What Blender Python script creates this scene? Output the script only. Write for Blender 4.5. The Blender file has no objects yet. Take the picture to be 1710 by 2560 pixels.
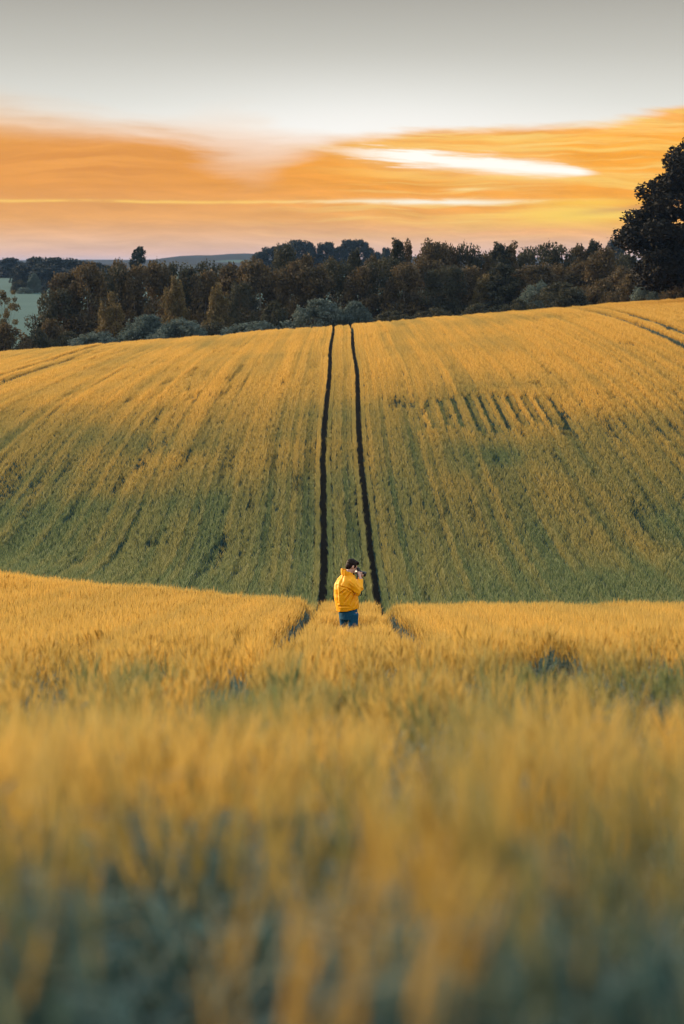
import bpy, bmesh, math, random
import numpy as np
from mathutils import Vector, Matrix

R = math.radians
S = bpy.context.scene
COL = S.collection
rng = np.random.default_rng(7)
random.seed(7)


def s2l(r, g, b, k=1.0):
    def f(c):
        c /= 255.0
        return c / 12.92 if c <= 0.04045 else ((c + 0.055) / 1.055) ** 2.4
    return (f(r) * k, f(g) * k, f(b) * k, 1.0)


# ------------------------------------------------------------------ camera
ZC = 1.2
cam = bpy.data.cameras.new("render_camera")
cam.sensor_fit = 'VERTICAL'
cam.sensor_height = 36.0
cam.sensor_width = 24.05
cam.lens = 85.0
cam.clip_start = 0.05
cam.clip_end = 30000
cam.dof.use_dof = True
cam.dof.focus_distance = 58.0
cam.dof.aperture_fstop = 2.3
camo = bpy.data.objects.new("render_camera", cam)
COL.objects.link(camo)
camo.location = (0, 0, ZC)
camo.rotation_euler = (R(90 - 5.857), 0, 0)
S.camera = camo
F = 85.0 / 36.0 * 2560.0

# ------------------------------------------------------------------ view
S.view_settings.view_transform = 'Standard'
S.view_settings.look = 'None'
S.view_settings.exposure = 0.62
S.view_settings.gamma = 1.0
cy = S.cycles
cy.max_bounces = 4
cy.diffuse_bounces = 2
cy.glossy_bounces = 2
cy.transmission_bounces = 2
cy.transparent_max_bounces = 4
cy.volume_bounces = 0
cy.use_denoising = True
cy.filter_width = 1.1
cy.caustics_reflective = False
cy.caustics_refractive = False
cy.use_adaptive_sampling = True
cy.adaptive_threshold = 0.01
S.render.use_persistent_data = False

# ------------------------------------------------------------------ sun
SUN_AZ, SUN_EL = -58.0, 14.0      # degrees from the view axis (+y), left negative
sun = bpy.data.lights.new("sun", 'SUN')
sun.energy = 5.0
sun.angle = R(2.5)
sun.color = (1.0, 0.74, 0.46)
suno = bpy.data.objects.new("sun", sun)
COL.objects.link(suno)
d = Vector((math.sin(R(SUN_AZ)) * math.cos(R(SUN_EL)), math.cos(R(SUN_AZ)) * math.cos(R(SUN_EL)), math.sin(R(SUN_EL))))
suno.rotation_euler = d.to_track_quat('Z', 'Y').to_euler()
suno.location = (-40, 60, 60)

# ------------------------------------------------------------------ world
W = bpy.data.worlds.new("World")
S.world = W
W.use_nodes = True
nt = W.node_tree
nt.nodes.clear()


class NB:
    """tiny node-expression builder"""
    def __init__(self, nt):
        self.nt = nt

    def n(self, t, **kw):
        nd = self.nt.nodes.new(t)
        for k, v in kw.items():
            setattr(nd, k, v)
        return nd

    def put(self, sock, v):
        if isinstance(v, bpy.types.NodeSocket):
            self.nt.links.new(v, sock)
        elif v is not None:
            sock.default_value = v

    def m(self, op, a, b=None, c=None, clamp=False):
        nd = self.n('ShaderNodeMath', operation=op, use_clamp=clamp)
        self.put(nd.inputs[0], a)
        if b is not None: self.put(nd.inputs[1], b)
        if c is not None: self.put(nd.inputs[2], c)
        return nd.outputs[0]

    def add(self, a, b): return self.m('ADD', a, b)
    def sub(self, a, b): return self.m('SUBTRACT', a, b)
    def mul(self, a, b, clamp=False): return self.m('MULTIPLY', a, b, clamp=clamp)
    def div(self, a, b): return self.m('DIVIDE', a, b)

    def gauss(self, v, c, w):
        t = self.div(self.sub(v, c), w)
        return self.m('EXPONENT', self.mul(self.mul(t, t), -1.0))

    def step(self, v, lo, hi):
        nd = self.n('ShaderNodeMapRange', interpolation_type='SMOOTHSTEP')
        self.put(nd.inputs[0], v)
        self.put(nd.inputs[1], lo)
        self.put(nd.inputs[2], hi)
        return nd.outputs[0]

    def noise(self, vec, scale, detail=4.0, rough=0.55):
        nd = self.n('ShaderNodeTexNoise')
        self.put(nd.inputs['Vector'], vec)
        self.put(nd.inputs['Scale'], scale)
        nd.inputs['Detail'].default_value = detail
        nd.inputs['Roughness'].default_value = rough
        return nd.outputs['Fac']

    def vec(self, x, y, z=0.0):
        nd = self.n('ShaderNodeCombineXYZ')
        self.put(nd.inputs[0], x); self.put(nd.inputs[1], y); self.put(nd.inputs[2], z)
        return nd.outputs[0]

    def ramp(self, v, stops, interp='LINEAR'):
        nd = self.n('ShaderNodeValToRGB')
        cr = nd.color_ramp
        cr.interpolation = interp
        cr.elements[0].position, cr.elements[0].color = stops[0]
        cr.elements[1].position, cr.elements[1].color = stops[-1]
        for p, c in stops[1:-1]:
            e = cr.elements.new(p); e.color = c
        self.put(nd.inputs[0], v)
        return nd.outputs[0]

    def mix(self, f, a, b, blend='MIX'):
        nd = self.n('ShaderNodeMix', data_type='RGBA', blend_type=blend)
        self.put(nd.inputs[0], f); self.put(nd.inputs[6], a); self.put(nd.inputs[7], b)
        return nd.outputs[2]


b = NB(nt)
tc = b.n('ShaderNodeTexCoord')
sep = b.n('ShaderNodeSeparateXYZ')
nt.links.new(tc.outputs['Generated'], sep.inputs[0])
dx, dy, dz = sep.outputs
X = b.mul(b.m('ARCTAN2', dx, dy), 180 / math.pi)
E = b.mul(b.m('ARCSINE', dz), 180 / math.pi)
Ew = b.add(E, b.mul(b.sub(b.noise(b.vec(b.mul(X, 0.30), b.mul(E, 0.8), 8.8), 1.0, 3, 0.5), 0.5), 0.55))
wob = b.mul(b.sub(b.noise(b.vec(b.mul(X, 0.16), b.mul(E, 0.9)), 1.0, 3), 0.5), 1.0)
fine = b.sub(b.noise(b.vec(b.mul(X, 0.34), b.mul(b.add(Ew, b.mul(X, 0.035)), 3.0), 3.7), 1.0, 5), 0.5)
fine2 = b.sub(b.noise(b.vec(b.mul(X, 0.85), b.mul(b.add(Ew, b.mul(X, 0.03)), 7.5), 6.3), 1.0, 5, 0.62), 0.5)
Xc = b.m('MINIMUM', b.m('MAXIMUM', X, -12.0), 12.0)
edge = b.add(b.add(3.02, b.mul(b.mul(Xc, Xc), 0.0085)), b.mul(b.gauss(b.add(X, b.mul(wob, 1.6)), -1.4, 1.7), -0.22))
edge = b.add(edge, b.mul(wob, 0.7))
soft = b.add(b.add(0.16, b.mul(b.gauss(X, -8.0, 4.2), 0.55)), b.mul(b.gauss(b.add(X, b.mul(fine, 2.5)), -2.3, 1.3), 0.95))
dist = b.sub(edge, b.add(E, b.add(b.mul(fine, 0.45), b.mul(fine2, 0.22))))
cmask = b.step(dist, b.mul(soft, -0.9), b.mul(soft, 1.2))
# open sky above the cloud bank (E / 30)
eN = b.m('DIVIDE', E, 30.0, clamp=True)
veil = b.ramp(eN, [(0.0, s2l(252, 240, 222)), (0.095, s2l(250, 246, 238)), (0.125, s2l(225, 224, 216)),
                   (0.165, s2l(199, 197, 188)), (0.21, s2l(172, 169, 160)), (0.30, s2l(176, 180, 184)),
                   (0.60, (1.38, 1.50, 1.58, 1)), (1.0, (1.6, 1.78, 1.9, 1))])
glow = b.mul(b.gauss(X, 0.6, 4.5), b.gauss(E, 3.0, 1.1))
veil = b.mix(b.mul(glow, 0.6), veil, (1.02, 1.0, 0.96, 1))
eC = b.m('DIVIDE', E, 4.5, clamp=True)
cloud = b.ramp(eC, [(0.0, s2l(224, 178, 164)), (0.10, s2l(230, 184, 150)), (0.24, s2l(238, 172, 98)), (0.42, s2l(243, 162, 64)),
                    (0.62, s2l(247, 166, 66)), (0.8, s2l(250, 205, 150))])
# the right side turns yellow-orange
rgt = b.mul(b.step(X, -3.0, 8.0), b.step(E, 0.3, 1.3))
cloud = b.mix(b.mul(rgt, 0.7), cloud, s2l(255, 172, 52))
lum = b.add(1.0, b.add(b.mul(fine, 0.5), b.mul(fine2, b.add(0.28, b.mul(b.step(X, -3.0, 3.0), 0.2)))))
cloud = b.mix(1.0, cloud, b.n('ShaderNodeCombineColor').outputs[0], 'MULTIPLY') if False else cloud
vm = b.n('ShaderNodeVectorMath', operation='SCALE')
nt.links.new(cloud, vm.inputs[0]); nt.links.new(lum, vm.inputs['Scale'])
cloud = vm.outputs[0]
# yellow streaks
stk = b.noise(b.vec(b.mul(X, 0.12), b.mul(b.add(Ew, b.mul(X, 0.02)), 2.6), 9.1), 1.0, 5, 0.6)
sm = b.mul(b.mul(b.step(stk, 0.47, 0.66), b.step(X, -1.5, 3.5)), b.step(E, 0.5, 1.4))
cloud = b.mix(b.mul(sm, 0.75), cloud, s2l(255, 212, 112))
stk2 = b.noise(b.vec(b.mul(X, 0.2), b.mul(b.add(Ew, b.mul(X, -0.02)), 6.5), 4.4), 1.0, 5, 0.62)
sm2 = b.mul(b.mul(b.step(stk2, 0.50, 0.68), b.step(X, -4.0, 3.0)), b.step(E, 0.4, 1.2))
cloud = b.mix(b.mul(sm2, 0.6), cloud, s2l(255, 220, 130))
cloud = b.mix(b.mul(b.mul(b.step(X, 1.0, -6.0), b.step(E, 0.6, 1.4)), 0.38), cloud, s2l(222, 158, 98))
grey = b.mul(b.mul(b.gauss(X, -6.0, 3.6), b.gauss(E, 2.35, 0.55)), b.step(stk2, 0.30, 0.62))
cloud = b.mix(b.mul(grey, 0.42), cloud, s2l(205, 130, 62))
sky = b.mix(cmask, veil, cloud)
# long thin lit streak
e0 = b.add(1.46, b.mul(b.sub(b.noise(b.vec(b.mul(X, 0.35), 1.5), 1.0, 3), 0.5), 0.12))
brk = b.noise(b.vec(b.mul(X, 0.8), b.mul(E, 6.0), 5.5), 1.0, 4, 0.6)
line = b.mul(b.gauss(b.add(E, b.mul(b.sub(brk, 0.5), 0.08)), e0, b.add(0.035, b.mul(b.gauss(X, 2.4, 2.2), 0.035))), b.step(brk, 0.30, 0.56))
line = b.mul(line, b.step(X, 7.5, 3.8))
sky = b.mix(b.mul(line, 0.85), sky, s2l(255, 205, 105))
sky = b.mix(b.mul(line, b.gauss(X, 2.2, 2.3)), sky, s2l(255, 247, 226))
# yellow patch low right
py_ = b.gauss(b.add(E, b.mul(fine, 0.3)), 1.12, 0.17)
patch = b.mul(py_, b.gauss(X, 5.6, 1.5))
sky = b.mix(b.mul(patch, 0.95), sky, s2l(255, 214, 92))
patch2 = b.mul(b.gauss(b.add(E, b.mul(fine, 0.2)), 1.42, 0.1), b.gauss(X, 5.8, 1.3))
sky = b.mix(b.mul(patch2, 0.8), sky, s2l(255, 205, 80))
dark = b.mul(b.gauss(b.add(E, b.mul(fine, 0.2)), b.add(0.72, b.mul(X, 0.08)), 0.07), b.step(X, 4.5, 7.0))
sky = b.mix(b.mul(dark, 0.6), sky, s2l(200, 145, 100))
# bright lens-shaped gap
ec = b.sub(2.53, b.mul(b.sub(X, 0.9), 0.083))
tap = b.add(0.04, b.mul(b.m('SQRT', b.m('MAXIMUM', 0.0, b.mul(b.step(X, -0.6, 2.2), b.step(X, 6.05, 4.2)))), 0.145))
sv = b.sub(E, ec)
fib = b.sub(b.noise(b.vec(b.mul(X, 0.75), b.mul(b.add(sv, b.mul(X, -0.03)), 13.0), 2.2), 1.0, 6, 0.66), 0.5)
fray = b.add(b.add(1.3, b.mul(b.step(X, 3.6, -0.5), 3.6)), b.mul(b.step(sv, -0.02, 0.16), 1.6))
off = b.div(b.m('ABSOLUTE', b.add(sv, b.mul(fine, 0.22))), tap)
lens = b.mul(b.mul(b.step(b.add(off, b.mul(fib, fray)), 1.55, 0.25), b.step(X, -1.1, 1.6)), b.step(X, 6.15, 5.5))
halo = b.mul(b.gauss(off, 0.0, 2.2), b.mul(b.step(X, -2.0, 1.5), b.step(X, 7.0, 4.5)))
sky = b.mix(b.mul(halo, 0.45), sky, s2l(255, 214, 140))
sky = b.mix(lens, sky, (1.08, 1.03, 0.93, 1))
small = b.mul(b.gauss(E, 1.74, 0.035), b.gauss(b.add(X, b.mul(fine, 1.5)), 2.9, 0.45))
sky = b.mix(b.mul(small, 0.8), sky, s2l(255, 222, 150))

nish = b.n('ShaderNodeTexSky', sky_type='NISHITA')
nish.sun_disc = False
nish.sun_elevation = R(SUN_EL)
nish.sun_rotation = R(SUN_AZ)
nish.air_density = 1.2
nish.dust_density = 1.0
bg1 = b.n('ShaderNodeBackground'); nt.links.new(nish.outputs[0], bg1.inputs[0]); bg1.inputs[1].default_value = 0.12
bg2 = b.n('ShaderNodeBackground'); nt.links.new(sky, bg2.inputs[0]); bg2.inputs[1].default_value = 0.65
cover = b.add(0.55, b.mul(b.step(E, 16.0, 8.0), 0.45))
ms = b.n('ShaderNodeMixShader')
nt.links.new(cover, ms.inputs[0]); nt.links.new(bg1.outputs[0], ms.inputs[1]); nt.links.new(bg2.outputs[0], ms.inputs[2])
wo = b.n('ShaderNodeOutputWorld')
nt.links.new(ms.outputs[0], wo.inputs[0])
W.cycles.sampling_method = 'MANUAL'
W.cycles.sample_map_resolution = 1024


# ------------------------------------------------------------------ numpy helpers
def pchip(xs, ys):
    xs = np.array(xs, float); ys = np.array(ys, float)
    h = np.diff(xs); dl = np.diff(ys) / h
    m = np.zeros_like(xs)
    m[0], m[-1] = dl[0], dl[-1]
    for i in range(1, len(xs) - 1):
        if dl[i - 1] * dl[i] > 0:
            w1 = 2 * h[i] + h[i - 1]; w2 = h[i] + 2 * h[i - 1]
            m[i] = (w1 + w2) / (w1 / dl[i - 1] + w2 / dl[i])

    def f(x):
        x = np.clip(np.asarray(x, float), xs[0], xs[-1])
        i = np.clip(np.searchsorted(xs, x) - 1, 0, len(xs) - 2)
        t = (x - xs[i]) / h[i]
        return ((2 * t**3 - 3 * t**2 + 1) * ys[i] + (t**3 - 2 * t**2 + t) * h[i] * m[i]
                + (-2 * t**3 + 3 * t**2) * ys[i + 1] + (t**3 - t**2) * h[i] * m[i + 1])
    return f


def hash2(i, j, seed):
    n = (i.astype(np.int64) * 374761393 + j.astype(np.int64) * 668265263 + seed * 1442695041) & 0xffffffff
    n = ((n ^ (n >> 13)) * 1274126177) & 0xffffffff
    return ((n ^ (n >> 16)) & 0xffff) / 65535.0


def vnoise(x, y, seed=0):
    x = np.asarray(x, float); y = np.asarray(y, float)
    i = np.floor(x); j = np.floor(y)
    u = x - i; v = y - j
    u = u * u * (3 - 2 * u); v = v * v * (3 - 2 * v)
    return ((hash2(i, j, seed) * (1 - u) + hash2(i + 1, j, seed) * u) * (1 - v)
            + (hash2(i, j + 1, seed) * (1 - u) + hash2(i + 1, j + 1, seed) * u) * v)


def fbm(x, y, seed=0, o=3):
    s = 0; a = 0.5; t = 0
    for k in range(o):
        s = s + a * vnoise(x * 2**k, y * 2**k, seed + k * 17); t += a; a *= 0.5
    return s / t


def sstep(a, b_, x):
    t = np.clip((x - a) / (b_ - a), 0, 1)
    return t * t * (3 - 2 * t)


# ------------------------------------------------------------------ terrain
WH = 0.70      # crop height
_D = pchip([-80, -10, 0, 1.7, 2.5, 4, 7, 14, 20, 30, 42, 50, 58, 64, 70, 76, 86, 95, 105, 115, 124, 140, 159, 180, 199, 225, 252, 268, 285, 310, 350, 400,
            480, 600, 700, 800, 1000, 1300, 2000, 2500, 3000, 4000, 7000, 12000],
           [-9.0, -1.2, 0.03, 0.42, 0.585, 0.885, 1.43, 2.52, 3.36, 4.74, 6.25, 7.28, 8.27, 9.32, 10.02, 10.5, 10.6, 10.2, 9.45, 8.7, 8.1, 7.35, 6.85, 6.5, 6.3, 6.2, 6.4, 7.3, 9.0, 11.2, 13.0, 13.3,
            12.3, 10.0, 8.1, 6.2, 3.5, 2.4, 1.5, -2.0, -5.0, -6.0, 0.0, 10.0])


def drop(x, y):
    x = np.asarray(x, float); y = np.asarray(y, float)
    D = _D(y)
    xt = np.clip(x, -70, 70)
    D = D - 0.078 * xt * sstep(70, 220, y) * (1 - sstep(300, 420, y))
    # the near bank is higher on the left
    D = D - 0.085 * np.clip(-x, 0, 14) * np.exp(-((y - 62) / 20.0) ** 2)
    # gentle swells in the near crop on the right
    D = D - 0.15 * sstep(-1.0, 3.0, x) * np.exp(-((y - 24) / 7.0) ** 2)
    D = D + 0.20 * sstep(0.0, 3.0, x) * np.exp(-((y - 14) / 4.5) ** 2)
    D = D + 0.10 * (fbm(x / 9.0 + 4, y / 11.0, 5, 2) - 0.5) * sstep(20, 60, y)
    # far relief
    far = sstep(500, 1200, y)
    D = D - far * 9.0 * (fbm(x / 420.0 + 9.3, y / 900.0, 11, 3) - 0.5)
    rid = np.exp(-((y - 2600) / 450.0) ** 2)
    D = D + rid * (4.0 - 11.0 * np.exp(-((x + 108) / 55.0) ** 2) - 6.0 * np.exp(-((x + 172) / 30.0) ** 2) - 7.0 * np.exp(-((x - 160) / 120.0) ** 2) - 5.0 * (fbm(x / 38.0, y / 400.0, 171, 2) - 0.5))
    D = D - 3.2 * np.exp(-((x + 12) / 45.0) ** 2) * np.exp(-((y - 900) / 140.0) ** 2)
    return D


def gz(x, y):
    return ZC - drop(x, y) - WH


def link(o, parent=None):
    COL.objects.link(o)
    if parent is not None: o.parent = parent
    return o


def tag(o, label=None, cat=None, group=None, kind=None):
    if label: o['label'] = label
    if cat: o['category'] = cat
    if group: o['group'] = group
    if kind: o['kind'] = kind
    return o


def mesh_np(name, V, faces, mats, attrs=None, smooth=False):
    """V (n,3); faces: list of (k, array (m,k))"""
    me = bpy.data.meshes.new(name)
    n = len(V)
    loops = np.concatenate([f.reshape(-1) for f in faces]).astype(np.int32)
    sizes = np.concatenate([np.full(len(f), f.shape[1], np.int32) for f in faces])
    starts = np.concatenate([[0], np.cumsum(sizes)[:-1]]).astype(np.int32)
    me.vertices.add(n); me.vertices.foreach_set('co', np.asarray(V, np.float32).reshape(-1))
    me.loops.add(len(loops)); me.loops.foreach_set('vertex_index', loops)
    me.polygons.add(len(sizes)); me.polygons.foreach_set('loop_start', starts)
    if smooth: me.polygons.foreach_set('use_smooth', np.ones(len(sizes), bool))
    for k, a in (attrs or {}).items():
        at = me.attributes.new(k, 'FLOAT', 'POINT'); at.data.foreach_set('value', np.asarray(a, np.float32))
    for m in mats: me.materials.append(m)
    me.update(calc_edges=True)
    return me


# ------------------------------------------------------------------ materials
def new_mat(name):
    m = bpy.data.materials.new(name); m.use_nodes = True
    m.node_tree.nodes.clear()
    return m, NB(m.node_tree)


def attr(nb, name, typ='GEOMETRY'):
    nd = nb.n('ShaderNodeAttribute'); nd.attribute_name = name; nd.attribute_type = typ
    return nd.outputs['Fac']


def finish(nb, col, rough=0.7, trans=0.0, spec=0.3, bump=None, tcol=None):
    p = nb.n('ShaderNodeBsdfPrincipled')
    nb.put(p.inputs['Base Color'], col); nb.put(p.inputs['Roughness'], rough)
    p.inputs['Specular IOR Level'].default_value = spec
    if bump is not None:
        bn = nb.n('ShaderNodeBump'); bn.inputs['Strength'].default_value = bump[1]; bn.inputs['Distance'].default_value = bump[2]
        nb.put(bn.inputs['Height'], bump[0]); nb.nt.links.new(bn.outputs[0], p.inputs['Normal'])
    out = nb.n('ShaderNodeOutputMaterial')
    if trans > 0:
        t = nb.n('ShaderNodeBsdfTranslucent'); nb.put(t.inputs[0], tcol if tcol is not None else col)
        mx = nb.n('ShaderNodeMixShader'); mx.inputs[0].default_value = trans
        nb.nt.links.new(p.outputs[0], mx.inputs[1]); nb.nt.links.new(t.outputs[0], mx.inputs[2])
        nb.nt.links.new(mx.outputs[0], out.inputs[0])
    else:
        nb.nt.links.new(p.outputs[0], out.inputs[0])
    return p


def simple(name, c, rough=0.6, trans=0.0, spec=0.3, var=0.15, scale=8.0, bump=0.0):
    m, nb = new_mat(name)
    tcn = nb.n('ShaderNodeTexCoord')
    n1 = nb.noise(tcn.outputs['Object'], scale, 5, 0.6)
    lo = tuple(v * (1 - var) for v in c[:3]) + (1,); hi = tuple(min(1, v * (1 + var)) for v in c[:3]) + (1,)
    col = nb.mix(n1, lo, hi)
    finish(nb, col, rough, trans, spec, (n1, bump, 0.01) if bump else None)
    return m


# ground: dark soil under the crop, blue-green pasture far away
m_ground, nb = new_mat("ground")
geo = nb.n('ShaderNodeNewGeometry')
sp = nb.n('ShaderNodeSeparateXYZ'); nb.nt.links.new(geo.outputs['Position'], sp.inputs[0])
gx, gy, _ = sp.outputs
soil = nb.mix(nb.noise(geo.outputs['Position'], 3.0, 6, 0.65), (0.010, 0.008, 0.006, 1), (0.024, 0.018, 0.012, 1))
fieldn = nb.noise(nb.vec(nb.mul(gx, 0.01), nb.mul(gy, 0.05)), 1.0, 5, 0.6)
past = nb.mix(fieldn, (0.034, 0.076, 0.068, 1), (0.062, 0.112, 0.092, 1))
scrub = nb.mix(nb.noise(geo.outputs['Position'], 0.4, 5, 0.6), (0.02, 0.026, 0.018, 1), (0.05, 0.055, 0.035, 1))
wood = nb.mix(nb.noise(geo.outputs['Position'], 0.03, 5, 0.7), (0.002, 0.007, 0.014, 1), (0.006, 0.014, 0.022, 1))  # far woods, with the blue of distant haze put into their colour
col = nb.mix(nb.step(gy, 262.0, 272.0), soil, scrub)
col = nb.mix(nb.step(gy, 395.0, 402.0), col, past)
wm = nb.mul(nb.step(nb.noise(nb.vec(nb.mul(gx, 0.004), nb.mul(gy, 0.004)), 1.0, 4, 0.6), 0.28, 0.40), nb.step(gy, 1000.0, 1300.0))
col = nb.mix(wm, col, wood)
finish(nb, col, 0.95, 0, 0.1, (nb.noise(geo.outputs['Position'], 14.0, 6, 0.7), 0.6, 0.03))

# crop
m_crop, nb = new_mat("barley")
part = attr(nb, 'part'); var = attr(nb, 'var')
ripe = attr(nb, 'ripe', 'INSTANCER'); tint = attr(nb, 'tint', 'INSTANCER')
leafc = nb.mix(var, (0.022, 0.074, 0.080, 1), (0.085, 0.170, 0.160, 1))
leafc = nb.mix(nb.mul(tint, 0.35), leafc, (0.20, 0.19, 0.07, 1))
gold = nb.mix(var, (0.42, 0.215, 0.026, 1), (0.88, 0.54, 0.11, 1))
green = nb.mix(var, (0.085, 0.145, 0.072, 1), (0.23, 0.25, 0.09, 1))
head = nb.mix(ripe, green, gold)
col = nb.mix(part, leafc, head)
finish(nb, col, 0.6, 0.38, 0.25)


def tree_mat(name, a, c, b2, trans=0.25):
    m, nb = new_mat(name)
    t = attr(nb, 'tint'); u = attr(nb, 'var')
    col = nb.mix(t, a, c)
    col = nb.mix(nb.mul(u, 0.5), col, b2)
    finish(nb, col, 0.75, trans, 0.15)
    return m


m_brown = tree_mat("brown_foliage", (0.030, 0.028, 0.018, 1), (0.160, 0.105, 0.044, 1), (0.072, 0.056, 0.028, 1))
m_dgreen = tree_mat("dark_foliage", (0.018, 0.023, 0.018, 1), (0.082, 0.074, 0.038, 1), (0.038, 0.040, 0.025, 1))
m_gold = tree_mat("amber_foliage", (0.055, 0.050, 0.024, 1), (0.21, 0.145, 0.055, 1), (0.115, 0.088, 0.036, 1))
m_teal = tree_mat("willow_foliage", (0.045, 0.068, 0.060, 1), (0.135, 0.165, 0.135, 1), (0.08, 0.10, 0.085, 1))
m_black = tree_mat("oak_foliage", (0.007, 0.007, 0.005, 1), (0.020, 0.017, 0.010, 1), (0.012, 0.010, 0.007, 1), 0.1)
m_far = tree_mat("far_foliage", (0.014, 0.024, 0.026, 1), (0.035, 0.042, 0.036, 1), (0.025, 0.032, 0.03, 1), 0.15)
m_bark = simple("bark", (0.055, 0.045, 0.036), 0.9, 0, 0.1, 0.4, 6.0, 0.5)
m_birch = simple("birch_bark", (0.22, 0.20, 0.17), 0.85, 0, 0.1, 0.5, 5.0, 0.3)

# ------------------------------------------------------------------ ground sheet
ys = np.concatenate([np.linspace(-60, 0, 31)[:-1], np.linspace(0, 120, 241)[:-1], np.linspace(120, 320, 201)[:-1],
                     np.linspace(320, 1200, 111)[:-1], np.geomspace(1200, 12000, 60)])
ss = np.linspace(-1, 1, 141)
YY, SS = np.meshgrid(ys, ss, indexing='ij')
XX = SS * (45 + 0.45 * np.maximum(YY, 0) + np.maximum(-YY, 0) * 0.3)
V = np.stack([XX, YY, gz(XX, YY)], -1).reshape(-1, 3)
nr, nc = len(ys), len(ss)
i0 = (np.arange(nr - 1)[:, None] * nc + np.arange(nc - 1)[None]).reshape(-1)
Fq = np.stack([i0, i0 + 1, i0 + nc + 1, i0 + nc], 1)
ground = link(bpy.data.objects.new("ground", mesh_np("ground", V, [Fq], [m_ground], smooth=True)))
tag(ground, "dark soil ground rolling away to pale pasture and far hills", "ground", kind='structure')

# ------------------------------------------------------------------ barley crop
def crop_clump(name, seed, n, rx, ry, lod):
    """one tuft of stalks: stems, blades and nodding bearded ears"""
    r = np.random.default_rng(seed)
    V, Q, part, var = [], [], [], []

    def quad(p, pt, vr):
        k = len(V)
        V.extend(p); Q.append((k, k + 1, k + 2, k + 3)); part.extend([pt] * 4); var.extend([vr] * 4)

    def strip(pts, wid, side, pt, vr):
        """tapering ribbon through pts"""
        for a in range(len(pts) - 1):
            s0 = side * wid[a] * 0.5; s1 = side * wid[a + 1] * 0.5
            quad([pts[a] - s0, pts[a] + s0, pts[a + 1] + s1, pts[a + 1] - s1], pt, vr)

    for _ in range(n):
        bx, by = r.normal(0, rx * 0.6), r.uniform(-ry, ry)
        h = WH * r.uniform(0.80, 1.04)
        lean = np.array([r.normal(0.02, (0.022, 0.028, 0.03)[lod]), r.normal(0.0, 0.03), 0])
        az = r.uniform(0, 2 * np.pi)
        side = np.array([np.cos(az), np.sin(az), 0.0])
        vr = r.random()
        p0 = np.array([bx, by, 0.0]); p1 = p0 + lean * 0.4 + [0, 0, h * 0.5]; p2 = p0 + lean * 1.0 + [0, 0, h * 0.84]
        sw = (0.004, 0.006, 0.012)[lod]
        strip([p0, p1, p2], [sw * 1.1, sw, sw * 0.8], side, 0.0, vr)
        if lod == 0: strip([p0, p1, p2], [sw, sw, sw], np.array([-side[1], side[0], 0]), 0.0, vr)
        # blades
        for q in range((5, 3, 2)[lod]):
            la = r.uniform(0, 2 * np.pi); dr = np.array([np.cos(la), np.sin(la), 0])
            sd = np.array([-dr[1], dr[0], 0])
            z0 = h * r.uniform(0.15, 0.62); L = r.uniform(0.16, 0.28) * (1.25 if lod == 0 else 1)
            st = p0 + lean * (z0 / h) + [0, 0, z0]
            up = r.uniform(0.6, 1.1)
            dr = dr * (0.55, 0.7, 0.5)[lod]
            L *= (1.25, 1.1, 1.1)[lod]
            pts = [st, st + dr * L * 0.35 + [0, 0, L * up * 0.6], st + dr * L * 0.75 + [0, 0, L * up * 0.62], st + dr * L + [0, 0, L * (up * 0.62 - 0.22)]]
            w = (0.011, 0.013, 0.015)[lod]
            if lod == 2: pts = [pts[0], pts[1], pts[3]]; wd = [w * 0.6, w, w * 0.2]
            else: wd = [w * 0.5, w, w * 0.85, w * 0.1]
            strip(pts, wd, sd, 0.0 if r.random() < 0.8 else 0.3, r.random())
        # ear: nods over
        nd = np.array([lean[0] * 1.5 + r.normal(0.06, (0.13, 0.15, 0.18)[lod]), lean[1] + r.normal(0, 0.15), 0.0])
        d1 = np.array([nd[0] * 0.5, nd[1] * 0.5, 1.0]); d1 /= np.linalg.norm(d1)
        d2 = np.array([nd[0] * 1.6, nd[1] * 1.6, 0.75]); d2 /= np.linalg.norm(d2)
        EL = r.uniform(0.075, 0.10)
        e0 = p2; e1 = e0 + d1 * (h * 0.16 - EL * 0.4); e2 = e1 + (d1 + d2) * 0.5 * EL
        strip([e0, e1], [sw * 0.8, sw * 0.7], side, 0.35, vr)
        ew = (0.011, 0.015, 0.019)[lod]
        for s in ([side, np.array([-side[1], side[0], 0])]):
            strip([e1, e1 * 0.7 + e2 * 0.3, e1 * 0.3 + e2 * 0.7, e2] if lod < 2 else [e1, (e1 + e2) / 2, e2],
                  [ew * 0.5, ew, ew * 0.9, ew * 0.3] if lod < 2 else [ew * 0.6, ew, ew * 0.5], s, 1.0, vr)
        # awns
        na = (9, 5, 2)[lod]; aw = (0.0018, 0.004, 0.012)[lod]
        for q in range(na):
            f = r.uniform(0.1, 1.0)
            st = e1 * (1 - f) + e2 * f
            dd = d2 + r.normal(0, (0.10, 0.09, 0.13)[lod], 3) + [0, 0, 0.35]; dd /= np.linalg.norm(dd)
            L = r.uniform(0.09, 0.15)
            sd = np.cross(dd, r.normal(0, 1, 3)); sd /= np.linalg.norm(sd)
            strip([st, st + dd * L], [aw, aw * 0.35], sd, 0.93, min(1, vr * 0.5 + 0.5))
    me = mesh_np(name, np.array(V), [np.array(Q)], [m_crop], {'part': part, 'var': var})
    return bpy.data.objects.new(name, me)


protos = bpy.data.collections.new("barley_tufts")
NV = 4
for lod, (n, rx, ry) in enumerate([(10, 0.11, 0.09), (15, 0.07, 0.12), (19, 0.06, 0.20)]):
    for k in range(NV):
        protos.objects.link(crop_clump("barley_tuft_%d%d" % (lod, k), 100 + lod * 10 + k, n, rx, ry, lod))


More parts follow.
